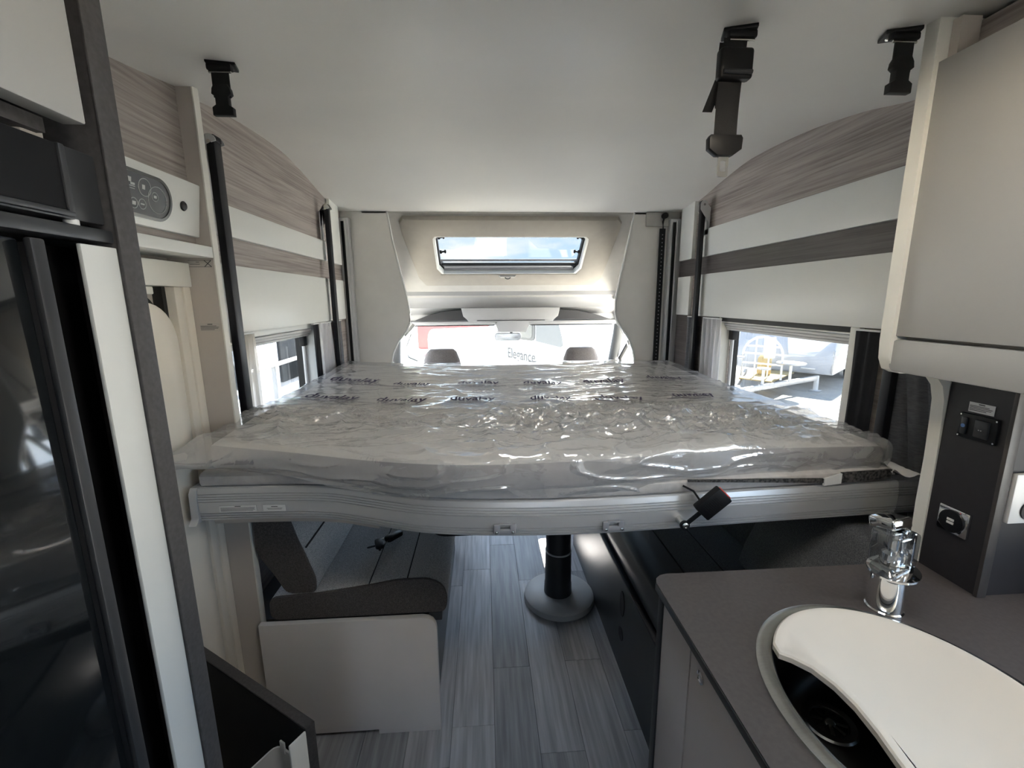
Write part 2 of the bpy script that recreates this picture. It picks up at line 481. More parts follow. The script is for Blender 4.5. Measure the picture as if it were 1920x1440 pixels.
# ------------------------------------------------------------------ mesh builder
class MB:
    def __init__(self):
        self.v, self.f = [], []
    def add(self, vs, fs):
        o = len(self.v)
        self.v += [tuple(q) for q in vs]
        self.f += [[i + o for i in f] for f in fs]
        return self
    def bm(self, b):
        b.verts.index_update()
        self.add([v.co[:] for v in b.verts], [[v.index for v in f.verts] for f in b.faces])
        b.free()
        return self
    def box(self, x0, x1, y0, y1, z0, z1, bev=0.0, seg=2, m=None):
        b = bmesh.new()
        bmesh.ops.create_cube(b, size=1)
        for v in b.verts:
            v.co = Vector(((x0 + x1) / 2 + v.co.x * (x1 - x0), (y0 + y1) / 2 + v.co.y * (y1 - y0), (z0 + z1) / 2 + v.co.z * (z1 - z0)))
        if bev:
            bmesh.ops.bevel(b, geom=b.edges[:], offset=bev, segments=seg, profile=0.5, affect='EDGES')
        if m is not None:
            b.transform(m)
        return self.bm(b)
    def prism(self, poly, axis, a, b_, bev=0.0):
        """poly: 2-D outline in the two other axes (order x,y,z without the axis), extruded from a to b_"""
        def p3(q, h):
            return {'x': (h, q[0], q[1]), 'y': (q[0], h, q[1]), 'z': (q[0], q[1], h)}[axis]
        b = bmesh.new()
        lo = [b.verts.new(p3(q, a)) for q in poly]
        hi = [b.verts.new(p3(q, b_)) for q in poly]
        n = len(poly)
        b.faces.new(lo)
        b.faces.new(hi[::-1])
        for i in range(n):
            b.faces.new((lo[i], hi[i], hi[(i + 1) % n], lo[(i + 1) % n]))
        bmesh.ops.recalc_face_normals(b, faces=b.faces)
        if bev:
            cap = [e for e in b.edges if len({f for f in e.link_faces if len(f.verts) == n and n > 4}) == 1] if n > 4 else b.edges[:]
            bmesh.ops.bevel(b, geom=cap, offset=bev, segments=2, profile=0.5, affect='EDGES')
        return self.bm(b)
    def cyl(self, p0, p1, r, seg=20, r2=None, caps=True):
        p0, p1 = Vector(p0), Vector(p1)
        d = (p1 - p0).normalized()
        q = d.to_track_quat('Z', 'Y')
        r2_ = r if r2 is None else r2
        vs, fs = [], []
        for (p, rr) in ((p0, r), (p1, r2_)):
            for i in range(seg):
                a = 2 * PI * i / seg
                vs.append(p + q @ Vector((rr * math.cos(a), rr * math.sin(a), 0)))
        for i in range(seg):
            j = (i + 1) % seg
            fs.append([i, j, seg + j, seg + i])
        if caps:
            fs.append(list(range(seg))[::-1])
            fs.append(list(range(seg, 2 * seg)))
        return self.add(vs, fs)
    def lathe(self, prof, cen, axis=(0, 0, 1), seg=32):
        q = Vector(axis).to_track_quat('Z', 'Y')
        cen = Vector(cen)
        vs, fs = [], []
        for (r, h) in prof:
            for i in range(seg):
                a = 2 * PI * i / seg
                vs.append(cen + q @ Vector((r * math.cos(a), r * math.sin(a), h)))
        for k in range(len(prof) - 1):
            for i in range(seg):
                j = (i + 1) % seg
                fs.append([k * seg + i, k * seg + j, (k + 1) * seg + j, (k + 1) * seg + i])
        fs.append(list(range(seg))[::-1])
        fs.append([(len(prof) - 1) * seg + i for i in range(seg)])
        return self.add(vs, fs)
    def tube(self, pts, r, seg=10, closed=False):
        pts = [Vector(q) for q in pts]
        n = len(pts)
        vs, fs = [], []
        ref = Vector((0, 0, 1))
        for i, q in enumerate(pts):
            if closed:
                d = pts[(i + 1) % n] - pts[i - 1]
            else:
                d = pts[min(i + 1, n - 1)] - pts[max(i - 1, 0)]
            d.normalize()
            a = d.cross(ref)
            if a.length < 1e-3:
                a = d.cross(Vector((1, 0, 0)))
            a.normalize()
            b = a.cross(d)
            for k in range(seg):
                t = 2 * PI * k / seg
                vs.append(q + r * (math.cos(t) * a + math.sin(t) * b))
        m = n if closed else n - 1
        for i in range(m):
            for k in range(seg):
                l = (k + 1) % seg
                i2 = (i + 1) % n
                fs.append([i * seg + k, i * seg + l, i2 * seg + l, i2 * seg + k])
        if not closed:
            fs.append(list(range(seg)))
            fs.append([(n - 1) * seg + k for k in range(seg)][::-1])
        return self.add(vs, fs)
    def grid(self, fn, nu, nv):
        vs = [fn(i / nu, j / nv) for j in range(nv + 1) for i in range(nu + 1)]
        fs = [[j * (nu + 1) + i, j * (nu + 1) + i + 1, (j + 1) * (nu + 1) + i + 1, (j + 1) * (nu + 1) + i] for j in range(nv) for i in range(nu)]
        return self.add(vs, fs)
    def xf(self, M):
        self.v = [tuple(M @ Vector(q)) for q in self.v]
        return self
    def strip(self, loop_a, loop_b):
        n = len(loop_a)
        return self.add(list(loop_a) + list(loop_b), [[i, i + 1, n + i + 1, n + i] for i in range(n - 1)])
    def ring(self, outer, inner):
        """flat ring between two closed loops of equal length (3-D points)"""
        n = len(outer)
        return self.add(list(outer) + list(inner), [[i, (i + 1) % n, n + (i + 1) % n, n + i] for i in range(n)])
    def loops(self, loops, cap0=False, cap1=False):
        n = len(loops[0])
        vs = [p for l in loops for p in l]
        fs = []
        for k in range(len(loops) - 1):
            for i in range(n):
                j = (i + 1) % n
                fs.append([k * n + i, k * n + j, (k + 1) * n + j, (k + 1) * n + i])
        if cap0:
            fs.append(list(range(n))[::-1])
        if cap1:
            fs.append([(len(loops) - 1) * n + i for i in range(n)])
        return self.add(vs, fs)

def wloc(o):
    p = Vector((0, 0, 0))
    while o is not None:
        p += Vector(o.location)
        o = o.parent
    return p

def build(name, mb, material, parent=None, smooth=32, origin=None):
    me = bpy.data.meshes.new(name)
    off = wloc(parent) if parent is not None else Vector((0, 0, 0))
    org = Vector(origin) if origin is not None else off
    me.from_pydata([tuple(Vector(q) - org) for q in mb.v], [], mb.f)
    me.validate()
    b = bmesh.new()
    b.from_mesh(me)
    bmesh.ops.recalc_face_normals(b, faces=b.faces)
    b.to_mesh(me)
    b.free()
    if smooth:
        me.shade_smooth()
        me.set_sharp_from_angle(angle=math.radians(smooth))
    me.materials.append(MATS[material])
    o = bpy.data.objects.new(name, me)
    COL.objects.link(o)
    o.location = org - off
    if parent is not None:
        o.parent = parent
    return o

def tag(o, label, cat, group=None, kind=None):
    o['label'] = label
    o['category'] = cat
    if group:
        o['group'] = group
    if kind:
        o['kind'] = kind
    return o

def thing(name, loc, label, cat, group=None, kind=None):
    o = bpy.data.objects.new(name, None)
    COL.objects.link(o)
    o.location = loc
    o.empty_display_size = 0.05
    return tag(o, label, cat, group, kind)

def struct(name, mb, material, label, cat, smooth=32):
    return tag(build(name, mb, material, None, smooth), label, cat, kind='structure')

def dup(o, parent=None):
    c = o.copy()
    COL.objects.link(c)
    c.parent = parent
    for ch in list(o.children):
        dup(ch, c)
    return c

def rrect(w, h, r, n=6, cx=0.0, cy_=0.0):
    """rounded rectangle outline, counter-clockwise"""
    out = []
    for (sx, sy_, a0) in ((1, 1, 0), (-1, 1, PI / 2), (-1, -1, PI), (1, -1, 1.5 * PI)):
        for k in range(n + 1):
            a = a0 + (PI / 2) * k / n
            out.append((cx + sx * (w / 2 - r) + r * math.cos(a), cy_ + sy_ * (h / 2 - r) + r * math.sin(a)))
    return out

def interp(tab, x):
    """smooth monotone-ish interpolation through a table of (x, y)"""
    if x <= tab[0][0]:
        return tab[0][1]
    if x >= tab[-1][0]:
        return tab[-1][1]
    for i in range(len(tab) - 1):
        if tab[i][0] <= x <= tab[i + 1][0]:
            break
    x0, y0 = tab[i]
    x1, y1 = tab[i + 1]
    def slope(k):
        a, b = max(k - 1, 0), min(k + 1, len(tab) - 1)
        return (tab[b][1] - tab[a][1]) / (tab[b][0] - tab[a][0])
    h = x1 - x0
    t = (x - x0) / h
    m0, m1 = slope(i) * h, slope(i + 1) * h
    return (2 * t ** 3 - 3 * t ** 2 + 1) * y0 + (t ** 3 - 2 * t ** 2 + t) * m0 + (-2 * t ** 3 + 3 * t ** 2) * y1 + (t ** 3 - t ** 2) * m1

# ================================================================== THE SETTING
XL, XR = -0.85, 1.25            # inner faces of the side walls
YB = 2.84                       # cab bulkhead
CEIL = [(-2.3, 1.98), (0.3, 1.984), (0.9, 2.0), (1.1, 2.021), (1.34, 2.06), (1.5, 2.094), (1.76, 2.124), (2.1, 2.131), (2.33, 2.10), (2.6, 2.05), (2.84, 2.03)]
def zc(y):
    return interp(CEIL, y)

# floor -------------------------------------------------------------
fl = struct('floor', MB().box(-0.95, 1.33, -2.35, 3.05, -0.06, -0.004), 'floor_base', 'dark grey wood plank vinyl floor of the motorhome aisle', 'floor')
PW, PLN = 0.152, 0.93
proto_plank = None
ci = 0
x = -0.90
while x < 0.60:
    y = -0.25 - random.random() * 0.8
    while y < 2.95:
        y1 = min(y + PLN, 2.98)
        if y1 > 0.2 and y1 - y > 0.05:
            full = abs(y1 - y - PLN) < 1e-6
            if full and proto_plank is not None:
                o = proto_plank.copy()
                COL.objects.link(o)
                o.location = (x + PW / 2, (y + y1) / 2, 0)
            else:
                o = build('plank', MB().box(x + 0.0006, x + PW - 0.0006, y + 0.0006, y1 - 0.0006, -0.0035, 0.0, 0.0007, 1), 'plank', fl, 0, origin=(x + PW / 2, (y + y1) / 2, 0))
                if full:
                    proto_plank = o
        y += PLN
    x += PW
    ci += 1

# ceiling -----------------------------------------------------------
cm = MB()
RX0, RX1, RY0, RY1 = 0.0, 0.60, 0.10, 0.62    # added roof-light opening, out of view, brightens the interior
ys = [0.66 + 2.18 * i / 60 for i in range(61)]
poly = [(y, zc(y)) for y in ys] + [(2.84, 2.22), (0.66, 2.22)]
cm.prism(poly, 'x', -0.93, 1.33)
cm.box(-0.93, 1.33, RY1, 0.66, zc(0.66), 2.22)
cm.box(-0.93, 1.33, -2.35, RY0, 1.984, 2.22)
cm.box(-0.93, RX0, RY0, RY1, 1.984, 2.22)
cm.box(RX1, 1.33, RY0, RY1, 1.984, 2.22)
struct('ceiling', cm, 'ceiling_white', 'smooth off-white ceiling curving down towards the cab', 'ceiling', 25)

# walls -------------------------------------------------------------
def wall_poly(y0, y1, zb):
    n = 40
    return [(y0, zb), (y1, zb)] + [(y1 + (y0 - y1) * i / n, zc(y1 + (y0 - y1) * i / n) + 0.004) for i in range(n + 1)]

# left: outer shell with a window opening, then the wood lining with white boards
LW = (1.50, 2.30, 0.70, 1.40)   # left window y0,y1,z0,z1
RW = (1.385, 2.27, 0.70, 1.405)
m = MB()
m.prism(wall_poly(1.36, YB, 1.40), 'x', -0.95, XL)
m.box(-0.95, XL, 1.36, LW[0], 0, 1.40)
m.box(-0.95, XL, LW[1], YB, 0, 1.40)
m.box(-0.95, XL, LW[0], LW[1], 0, LW[2])
m.prism(wall_poly(0.40, 1.36, 1.63), 'x', -0.95, -0.80)
wl = struct('wall_left', m, 'wood', 'greige wood panelled left wall with white boards above the bed', 'wall')
for (a, b, z0, z1) in ((1.365, 2.50, 1.712, 1.812), (1.365, 2.50, 1.395, 1.620), (2.60, 2.745, 1.395, 1.62)):
    build('white_board', MB().box(XL, XL + 0.020, a, b, z0, z1, 0.002), 'board_white', wl)
m = MB().prism([(2.60, 1.71), (2.745, 1.71), (2.745, zc(2.745)), (2.60, zc(2.60))], 'x', XL, XL + 0.02)
build('white_board', m, 'board_white', wl)
build('wall_lining', MB().box(-0.95, -0.885, 0.40, 1.36, 0, 1.63), 'taupe', wl)
build('wall_lining', MB().box(-0.95, -0.85, -2.35, 0.40, 0, 2.0), 'cream', wl)

m = MB()
m.prism(wall_poly(0.90, YB, 1.405), 'x', XR, 1.36)
m.box(XR, 1.36, 0.90, RW[0], 0, 1.405)
m.box(XR, 1.36, RW[1], YB, 0, 1.405)
m.box(XR, 1.36, RW[0], RW[1], 0, RW[2])
wr = struct('wall_right', m, 'wood', 'greige wood panelled right wall with white boards above the window', 'wall')
for (a, b, z0, z1) in ((0.93, 2.475, 1.728, 1.874), (0.93, 2.475, 1.402, 1.632), (2.60, 2.765, 1.40, 1.63)):
    build('white_board', MB().box(XR - 0.020, XR, a, b, z0, z1, 0.002), 'board_white', wr)
m = MB().prism([(2.60, 1.73), (2.765, 1.73), (2.765, zc(2.765)), (2.60, zc(2.60))], 'x', XR - 0.02, XR)
build('white_board', m, 'board_white', wr)
build('recess_board', MB().box(XR - 0.004, XR, 0.93, 2.78, 1.632, 1.728), 'wood_dark', wr)
build('recess_board', MB().box(XR - 0.004, XR, 2.275, 2.78, 0.98, 1.40), 'wood_dark', wr)
# kitchen wall with an added window opening for light, behind and right of the camera
m = MB()
m.box(XR, 1.36, -2.35, -0.60, 0, 2.0)
m.box(XR, 1.36, 0.52, 0.90, 0, 2.0)
m.box(XR, 1.36, -0.60, 0.52, 0, 0.96)
m.box(XR, 1.36, -0.60, 0.52, 1.33, 2.0)
build('wall_lining', m, 'splash', wr)

m = MB()
m.box(-0.95, 1.36, -2.40, -2.34, 0, 1.15)
m.box(-0.95, 1.36, -2.40, -2.34, 1.55, 2.0)
m.box(-0.95, -0.05, -2.40, -2.34, 1.15, 1.55)
m.box(0.45, 1.36, -2.40, -2.34, 1.15, 1.55)
struct('wall_rear', m, 'board_white', 'white rear wall of the motorhome with an added window opening', 'wall')

# cab bulkhead panels ------------------------------------------------
def bulk(name, pts, label):
    m = MB().prism(pts, 'y', YB, YB + 0.03, 0.004)
    return struct(name, m, 'bulkhead_grey', label, 'bulkhead panel')
zt = 2.034
pl = [(-0.87, zt), (-0.57, zt), (-0.545, 1.86), (-0.505, 1.66), (-0.475, 1.52), (-0.462, 1.42), (-0.466, 1.36), (-0.49, 1.31), (-0.545, 1.24), (-0.58, 1.17), (-0.60, 1.08), (-0.61, 0.0), (-0.87, 0.0)]
prr = [(1.27, zt), (0.958, zt), (0.925, 1.86), (0.885, 1.66), (0.860, 1.52), (0.856, 1.42), (0.868, 1.36), (0.905, 1.31), (0.955, 1.24), (0.985, 1.17), (1.004, 1.08), (1.01, 0.0), (1.27, 0.0)]
bulk('wall_front_left', pl, 'beige grey cab bulkhead panel left of the windscreen opening')
bulk('wall_front_right', prr, 'beige grey cab bulkhead panel right of the windscreen opening')
# thin white lip along each opening edge, and corner rails
def lip(poly):
    pts = [Vector((q[0], YB - 0.003, q[1])) for q in poly[1:11]]
    return MB().tube(pts, 0.006, 8)
struct('trim_1', lip(pl), 'board_white', 'thin white edging strip on the left bulkhead opening', 'edging')
struct('trim_2', lip(prr), 'board_white', 'thin white edging strip on the right bulkhead opening', 'edging')

# corner rails
def rail(name, xs, label):
    t = thing(name, (xs[0], 2.79, 0.9), label, 'guide rail')
    a, b, c, d = xs
    build('channel', MB().box(a, b, 2.79, 2.838, 0.9, 1.985, 0.002), 'alu', t)
    build('slot', MB().box(c, d, 2.782, 2.79, 0.9, 1.965, 0.001), 'black_plastic', t)
    build('lip', MB().box(d + 0.002, d + 0.010, 2.776, 2.79, 0.9, 1.972, 0.002), 'alu', t)
    return t
rail('guide_rail', (-0.848, -0.79, -0.832, -0.815), 'slim aluminium rail in the left corner of the cab bulkhead')
rail('guide_rail', (1.175, 1.248, 1.188, 1.205), 'slim aluminium rail in the right corner beside the toothed black strap')
t = thing('toothed_strap', (1.135, 2.80, 1.0), 'black toothed strap hanging in front of the right bulkhead', 'strap')
build('strap', MB().box(1.112, 1.150, 2.806, 2.812, 0.98, 1.93, 0.002), 'webbing', t)
m = MB()
for i in range(38):
    z = 1.02 + i * 0.0235
    m.box(1.128, 1.134, 2.8035, 2.8062, z, z + 0.006)
o = build('eyelet', m, 'grey_plastic', t)
o['kind'] = 'stuff'
build('pulley', MB().cyl((1.138, 2.79, 2.005), (1.138, 2.835, 2.005), 0.018, 16), 'black_plastic', t)
build('cord', MB().tube([(1.138, 2.806, 2.0), (1.130, 2.806, 1.97), (1.134, 2.808, 1.92)], 0.006, 8), 'black_plastic', t)
build('cover', MB().box(1.03, 1.172, 2.815, 2.838, 1.945, 2.028, 0.004), 'liner', t)

# ------------------------------------------------------------------ front cap with skylight
SM = -0.8
def sl(x, y, off=0.0):
    """a point on the sloping front cap, off = distance towards the room"""
    n = Vector((0, -0.6247, -0.7809))
    return Vector((x, y, 2.012 + SM * (y - 2.86))) + n * off
def sl_poly(pts, off):
    return [sl(a, b, off) for a, b in pts]
pad_out = [(-0.485, 2.862), (0.862, 2.862), (0.896, 2.895), (0.896, 2.96), (0.880, 3.285), (0.838, 3.345), (-0.418, 3.345), (-0.460, 3.285), (-0.512, 2.96), (-0.512, 2.895)]
pad_in = [(-0.300, 2.975), (0.680, 2.975), (0.700, 2.99), (0.703, 3.01), (0.703, 3.205), (0.670, 3.246), (-0.285, 3.246), (-0.316, 3.205), (-0.316, 3.01), (-0.314, 2.99)]
sk = thing('window_1', (0.19, 3.1, 1.8), 'panoramic skylight window in a beige padded surround above the cab', 'skylight', kind='structure')
m = MB()
def inset(poly, k, c=(0.19, 3.11)):
    return [(c[0] + (a - c[0]) * k, c[1] + (b - c[1]) * k) for a, b in poly]
m.loops([sl_poly(pad_out, 0.0), sl_poly(inset(pad_out, 0.992), 0.022), sl_poly(inset(pad_out, 0.975), 0.030), sl_poly(inset(pad_in, 1.03), 0.030), sl_poly(inset(pad_in, 1.0), 0.022), sl_poly(inset(pad_in, 1.0), -0.06)])
build('padded_surround', m, 'pad_beige', sk, 40)
m = MB()
m.loops([sl_poly(inset(pad_in, 1.004), 0.026), sl_poly(inset(pad_in, 0.975), 0.027), sl_poly(inset(pad_in, 0.972), -0.01)])
build('white_trim', m, 'board_white', sk, 40)
m = MB()
m.loops([sl_poly(inset(pad_in, 0.985), -0.012), sl_poly(inset(pad_in, 0.955), -0.016), sl_poly(inset(pad_in, 0.955), -0.055)])
build('rubber_frame', m, 'rubber', sk, 40)
# blind cassette at the foot of the window
for (ya, of, th, mt) in ((3.236, -0.015, 0.012, 'grey_plastic'), (3.215, -0.030, 0.010, 'dark_plastic'), (3.195, -0.042, 0.008, 'grey_plastic')):
    pts = [sl(-0.27 - (3.236 - ya), ya, of), sl(0.655 + (3.236 - ya), ya, of)]
    build('blind_rail', MB().tube([pts[0], (pts[0] + pts[1]) / 2, pts[1]], th, 10), mt, sk)
m = MB()
q = sl_poly(inset(pad_in, 0.965), -0.05)
m.add(q, [list(range(len(q)))])
build('pane', m, 'pane_skylight', sk, 0)
for xx in (-0.285, 0.672):
    for yy in (3.00, 3.10):
        c = sl(xx, yy, 0.0)
        s = 1 if xx < 0 else -1
        a = build('catch', MB().lathe([(0.001, 0.0), (0.012, 0.0), (0.012, 0.012), (0.006, 0.016), (0.006, 0.030), (0.013, 0.032), (0.011, 0.042), (0.001, 0.044)], c, (s, 0, 0.1), 14), 'black_plastic', sk)
c = sl(0.18, 3.262, 0.028)
m = MB()
m.loops([[c + Vector((a, b * 0.78, -b * 0.62)) for a, b in rrect(0.13, 0.020, 0.008)], [c + Vector((a, b * 0.78 - 0.010, -b * 0.62 - 0.010)) for a, b in rrect(0.10, 0.014, 0.006)]], True, True)
build('latch_plate', m, 'liner', sk)
build('latch', MB().tube([c + Vector((0.018 * math.cos(a), -0.014 - 0.010 * math.sin(a), -0.012 - 0.010 * math.sin(a))) for a in [PI * i / 8 for i in range(9)]], 0.0035, 8), 'dark_plastic', sk)

# the cap lining around the surround: a slab with an opening, and its cheeks
m = MB()
outer = [(-0.66, 2.85), (1.04, 2.85), (1.04, 2.87), (1.04, 2.96), (1.04, 3.285), (1.04, 3.475), (-0.66, 3.475), (-0.66, 3.285), (-0.66, 2.96), (-0.66, 2.87)]
m.loops([sl_poly(outer, -0.06), sl_poly(outer, 0.0), sl_poly(pad_in, 0.0), sl_poly(pad_in, -0.06), sl_poly(outer, -0.06)])
m.prism([(2.86, 2.03), (3.50, 1.50), (2.86, 1.50)], 'x', -0.72, -0.655)
m.prism([(2.86, 2.03), (3.50, 1.50), (2.86, 1.50)], 'x', 1.035, 1.10)
m.box(-0.72, 1.10, 2.84, 2.90, 2.02, 2.10)
struct('trim_3', m, 'liner', 'light fabric lined front cap around the skylight', 'front cap', 30)

# ------------------------------------------------------------------ the cab
# roof liner beam above the windscreen
m = MB()
prof = [(3.42, 1.535), (3.46, 1.532), (3.50, 1.515), (3.515, 1.475), (3.50, 1.44), (3.62, 1.385), (3.72, 1.40), (3.72, 1.60), (3.42, 1.60)]
m.prism(prof, 'x', -0.80, 1.24)
struct('trim_4', m, 'cab_liner', 'pale cab roof liner beam above the windscreen', 'roof liner', 60)
# overhead shelf with two dark pockets
t = thing('cab_overhead_shelf', (0.2, 3.55, 1.33), 'grey overhead shelf with two dark storage pockets above the windscreen', 'overhead shelf')
build('centre_panel', MB().prism([(-0.17, 1.440), (0.60, 1.440), (0.585, 1.375), (0.555, 1.350), (0.545, 1.334), (-0.115, 1.334), (-0.125, 1.350), (-0.155, 1.375)], 'y', 3.44, 3.62, 0.005), 'cab_liner', t)
build('pocket', MB().prism([(-0.155, 1.425), (-0.115, 1.345), (-0.535, 1.345), (-0.43, 1.385), (-0.30, 1.415)], 'y', 3.47, 3.62), 'cab_dark', t)
build('pocket', MB().prism([(0.585, 1.425), (0.545, 1.345), (1.01, 1.345), (0.88, 1.385), (0.73, 1.415)], 'y', 3.47, 3.62), 'cab_dark', t)
build('slot', MB().box(-0.05, 0.48, 3.435, 3.445, 1.340, 1.344), 'black_plastic', t)
build('back_panel', MB().box(-0.82, 1.26, 3.622, 3.640, 1.335, 1.46, 0.003), 'cab_liner', t)
# sun visors
for (a, b, lab) in ((-0.62, 0.12, 'pale folded sun visor left of the rear view mirror'), (0.36, 1.10, 'pale folded sun visor right of the rear view mirror')):
    t = thing('sun_visor', ((a + b) / 2, 3.66, 1.28), lab, 'sun visor')
    build('visor', MB().box(a, b, 3.60, 3.66, 1.298, 1.334, 0.012, 3), 'cab_liner', t)
    build('edge', MB().box(a + 0.03, b - 0.03, 3.60, 3.63, 1.292, 1.2985, 0.002), 'cab_dark', t)
t = thing('mirror_console', (0.24, 3.66, 1.2), 'pale trapezoid console above the rear view mirror', 'console')
build('console', MB().prism([(0.085, 1.335), (0.395, 1.335), (0.35, 1.245), (0.335, 1.238), (0.135, 1.238), (0.12, 1.245)], 'y', 3.60, 3.70, 0.005), 'cab_liner', t)
t = thing('rear_view_mirror', (0.20, 3.70, 1.16), 'small rear view mirror under the windscreen console', 'mirror')
build('housing', MB().prism(rrect(0.225, 0.072, 0.030, 5, 0.205, 1.195), 'y', 3.705, 3.73, 0.004), 'cab_liner', t)
build('glass', MB().prism(rrect(0.210, 0.060, 0.025, 5, 0.205, 1.195), 'y', 3.7025, 3.705), 'chrome', t)
build('stem', MB().cyl((0.23, 3.715, 1.225), (0.24, 3.69, 1.25), 0.012), 'cab_dark', t)
# windscreen, A pillars, side windows
ws = thing('window_2', (0.2, 4.1, 1.0), 'wide sloping cab windscreen beyond the mattress', 'windscreen', kind='structure')
m = MB()
m.grid(lambda u, v: Vector((-0.70 + 1.84 * u + (u - 0.5) * 0.36 * v, 3.70 + 0.95 * v - 0.10 * (2 * u - 1) ** 2, 1.345 - 0.52 * v)), 12, 6)
build('pane', m, 'pane_screen', ws)
build('black_band', MB().tube([(-0.72, 3.64, 1.335), (0.2, 3.73, 1.35), (1.16, 3.64, 1.335)], 0.020, 8), 'rubber', ws)
def pillar(s):
    cx = 0.22
    a = Vector((cx + s * 0.90, 3.56, 1.40))
    b = Vector((cx + s * 1.13, 4.55, 0.78))
    return MB().tube([a, a.lerp(b, 0.35) + Vector((s * 0.015, 0, 0.012)), a.lerp(b, 0.7) + Vector((s * 0.01, 0, 0.012)), b], 0.050, 12)
build('pillar_cover', pillar(-1), 'pillar_grey', ws)
build('pillar_cover', pillar(1), 'pillar_grey', ws)
for s in (-1, 1):
    cx = 0.22
    sw = thing('window_%d' % (3 if s < 0 else 4), (cx + s * 1.1, 3.5, 1.0), 'cab side window %s the windscreen' % ('left of' if s < 0 else 'right of'), 'side window', kind='structure')
    xx = cx + s * 1.06
    build('window_frame', MB().tube([(xx, 2.95, 1.36), (xx, 3.45, 1.38), (xx + s * 0.07, 4.25, 0.92), (xx + s * 0.05, 4.2, 0.85), (xx + s * 0.05, 2.95, 0.85)], 0.022, 8, True), 'rubber', sw)
    build('mullion', MB().tube([(xx, 3.46, 1.36), (xx + s * 0.05, 3.62, 0.86)], 0.042, 8), 'rubber', sw)
    q = [(xx, 2.95, 1.36), (xx, 3.45, 1.38), (xx + s * 0.07, 4.25, 0.92), (xx + s * 0.05, 4.2, 0.85), (xx + s * 0.05, 2.95, 0.85)]
    build('pane', MB().add(q, [[0, 1, 2, 3, 4]]), 'pane_clear', sw, 0)
    build('door_skin', MB().box(xx + s * 0.02 - 0.02, xx + s * 0.02 + 0.02, 2.87, 4.6, -0.05, 0.86, 0.01), 'cab_dark', sw)
    build('roof_edge', MB().box(min(xx - 0.06, xx + 0.06), max(xx - 0.06, xx + 0.06), 2.87, 3.70, 1.37, 1.56, 0.02), 'cab_liner', sw)
    # grab loop with its cord at the top of the opening
    g = thing('cab_curtain_clip', (cx + s * 0.70, 2.9, 1.3), 'grey clip and dangling cord at the %s of the cab opening' % ('left' if s < 0 else 'right'), 'clip')
    build('clip', MB().box(-0.012, 0.012, -0.01, 0.01, -0.05, 0.05, 0.004, m=Matrix.Translation((cx + s * 0.700, 2.885, 1.315)) @ Matrix.Rotation(s * -0.75, 4, 'Y')), 'light_plastic', g)
    build('cord', MB().tube([(cx + s * 0.69, 2.90, 1.29), (cx + s * 0.73, 2.92, 1.20), (cx + s * 0.72, 2.93, 1.13), (cx + s * 0.66, 2.94, 1.10)] if s < 0 else [(cx + s * 0.70, 2.90, 1.30), (cx + s * 0.745, 2.92, 1.22), (cx + s * 0.775, 2.93, 1.15), (cx + s * 0.765, 2.94, 1.08)], 0.004, 6), 'light_plastic', g)
m = MB()
m.prism([(3.95, 0.86), (4.65, 0.80), (4.65, 0.3), (3.95, 0.3)], 'x', -0.95, 1.36)
struct('trim_5', m, 'dash', 'dark dashboard top below the windscreen', 'dashboard', 40)
m = MB()
m.box(-0.95, 1.36, 3.0, 4.7, -0.20, -0.06)
m.box(-0.95, 1.36, 4.6, 4.7, -0.2, 0.80)
struct('floor_cab', m, 'grey_plastic', 'grey cab floor and front bulkhead', 'floor')

def cab_seat(cx, lab):
    t = thing('captain_chair', (cx, 3.2, -0.06), lab, 'chair', 'cab seats')
    def hr(u, v):
        a = 2 * PI * u
        prof = [(0.0, 0.0), (0.55, 0.0), (0.93, 0.10), (1.0, 0.35), (0.97, 0.65), (0.86, 0.90), (0.70, 0.985), (0.0, 1.0)]
        k = v * (len(prof) - 1)
        i = min(int(k), len(prof) - 2)
        f = k - i
        r = prof[i][0] * (1 - f) + prof[i + 1][0] * f
        h = prof[i][1] * (1 - f) + prof[i + 1][1] * f
        c, s = math.cos(a), math.sin(a)
        sx = math.copysign(abs(c) ** 0.55, c)
        sy_ = math.copysign(abs(s) ** 0.7, s)
        return Vector((cx + 0.152 * r * sx * (1 - 0.20 * h), 3.17 + 0.055 * r * sy_ + 0.02 * h, 0.93 + 0.225 * h))
    build('headrest', MB().grid(hr, 28, 21), 'headrest', t, 60)
    for s in (-1, 1):
        build('headrest_post', MB().cyl((cx + s * 0.05, 3.18, 0.86), (cx + s * 0.05, 3.18, 0.95), 0.007, 10), 'chrome', t)
    build('backrest', MB().box(cx - 0.24, cx + 0.24, 3.12, 3.26, 0.30, 0.88, 0.06, 4), 'headrest', t)
    build('seat', MB().box(cx - 0.25, cx + 0.25, 3.16, 3.68, 0.20, 0.36, 0.05, 4), 'headrest', t)
    build('seat_base', MB().box(cx - 0.20, cx + 0.20, 3.22, 3.62, -0.06, 0.20, 0.01), 'bench_dark', t)
    return t
cab_seat(-0.305, 'grey fabric cab seat left of the aisle with a sunlit headrest')
cab_seat(0.715, 'grey fabric cab seat on the right seen over the mattress')

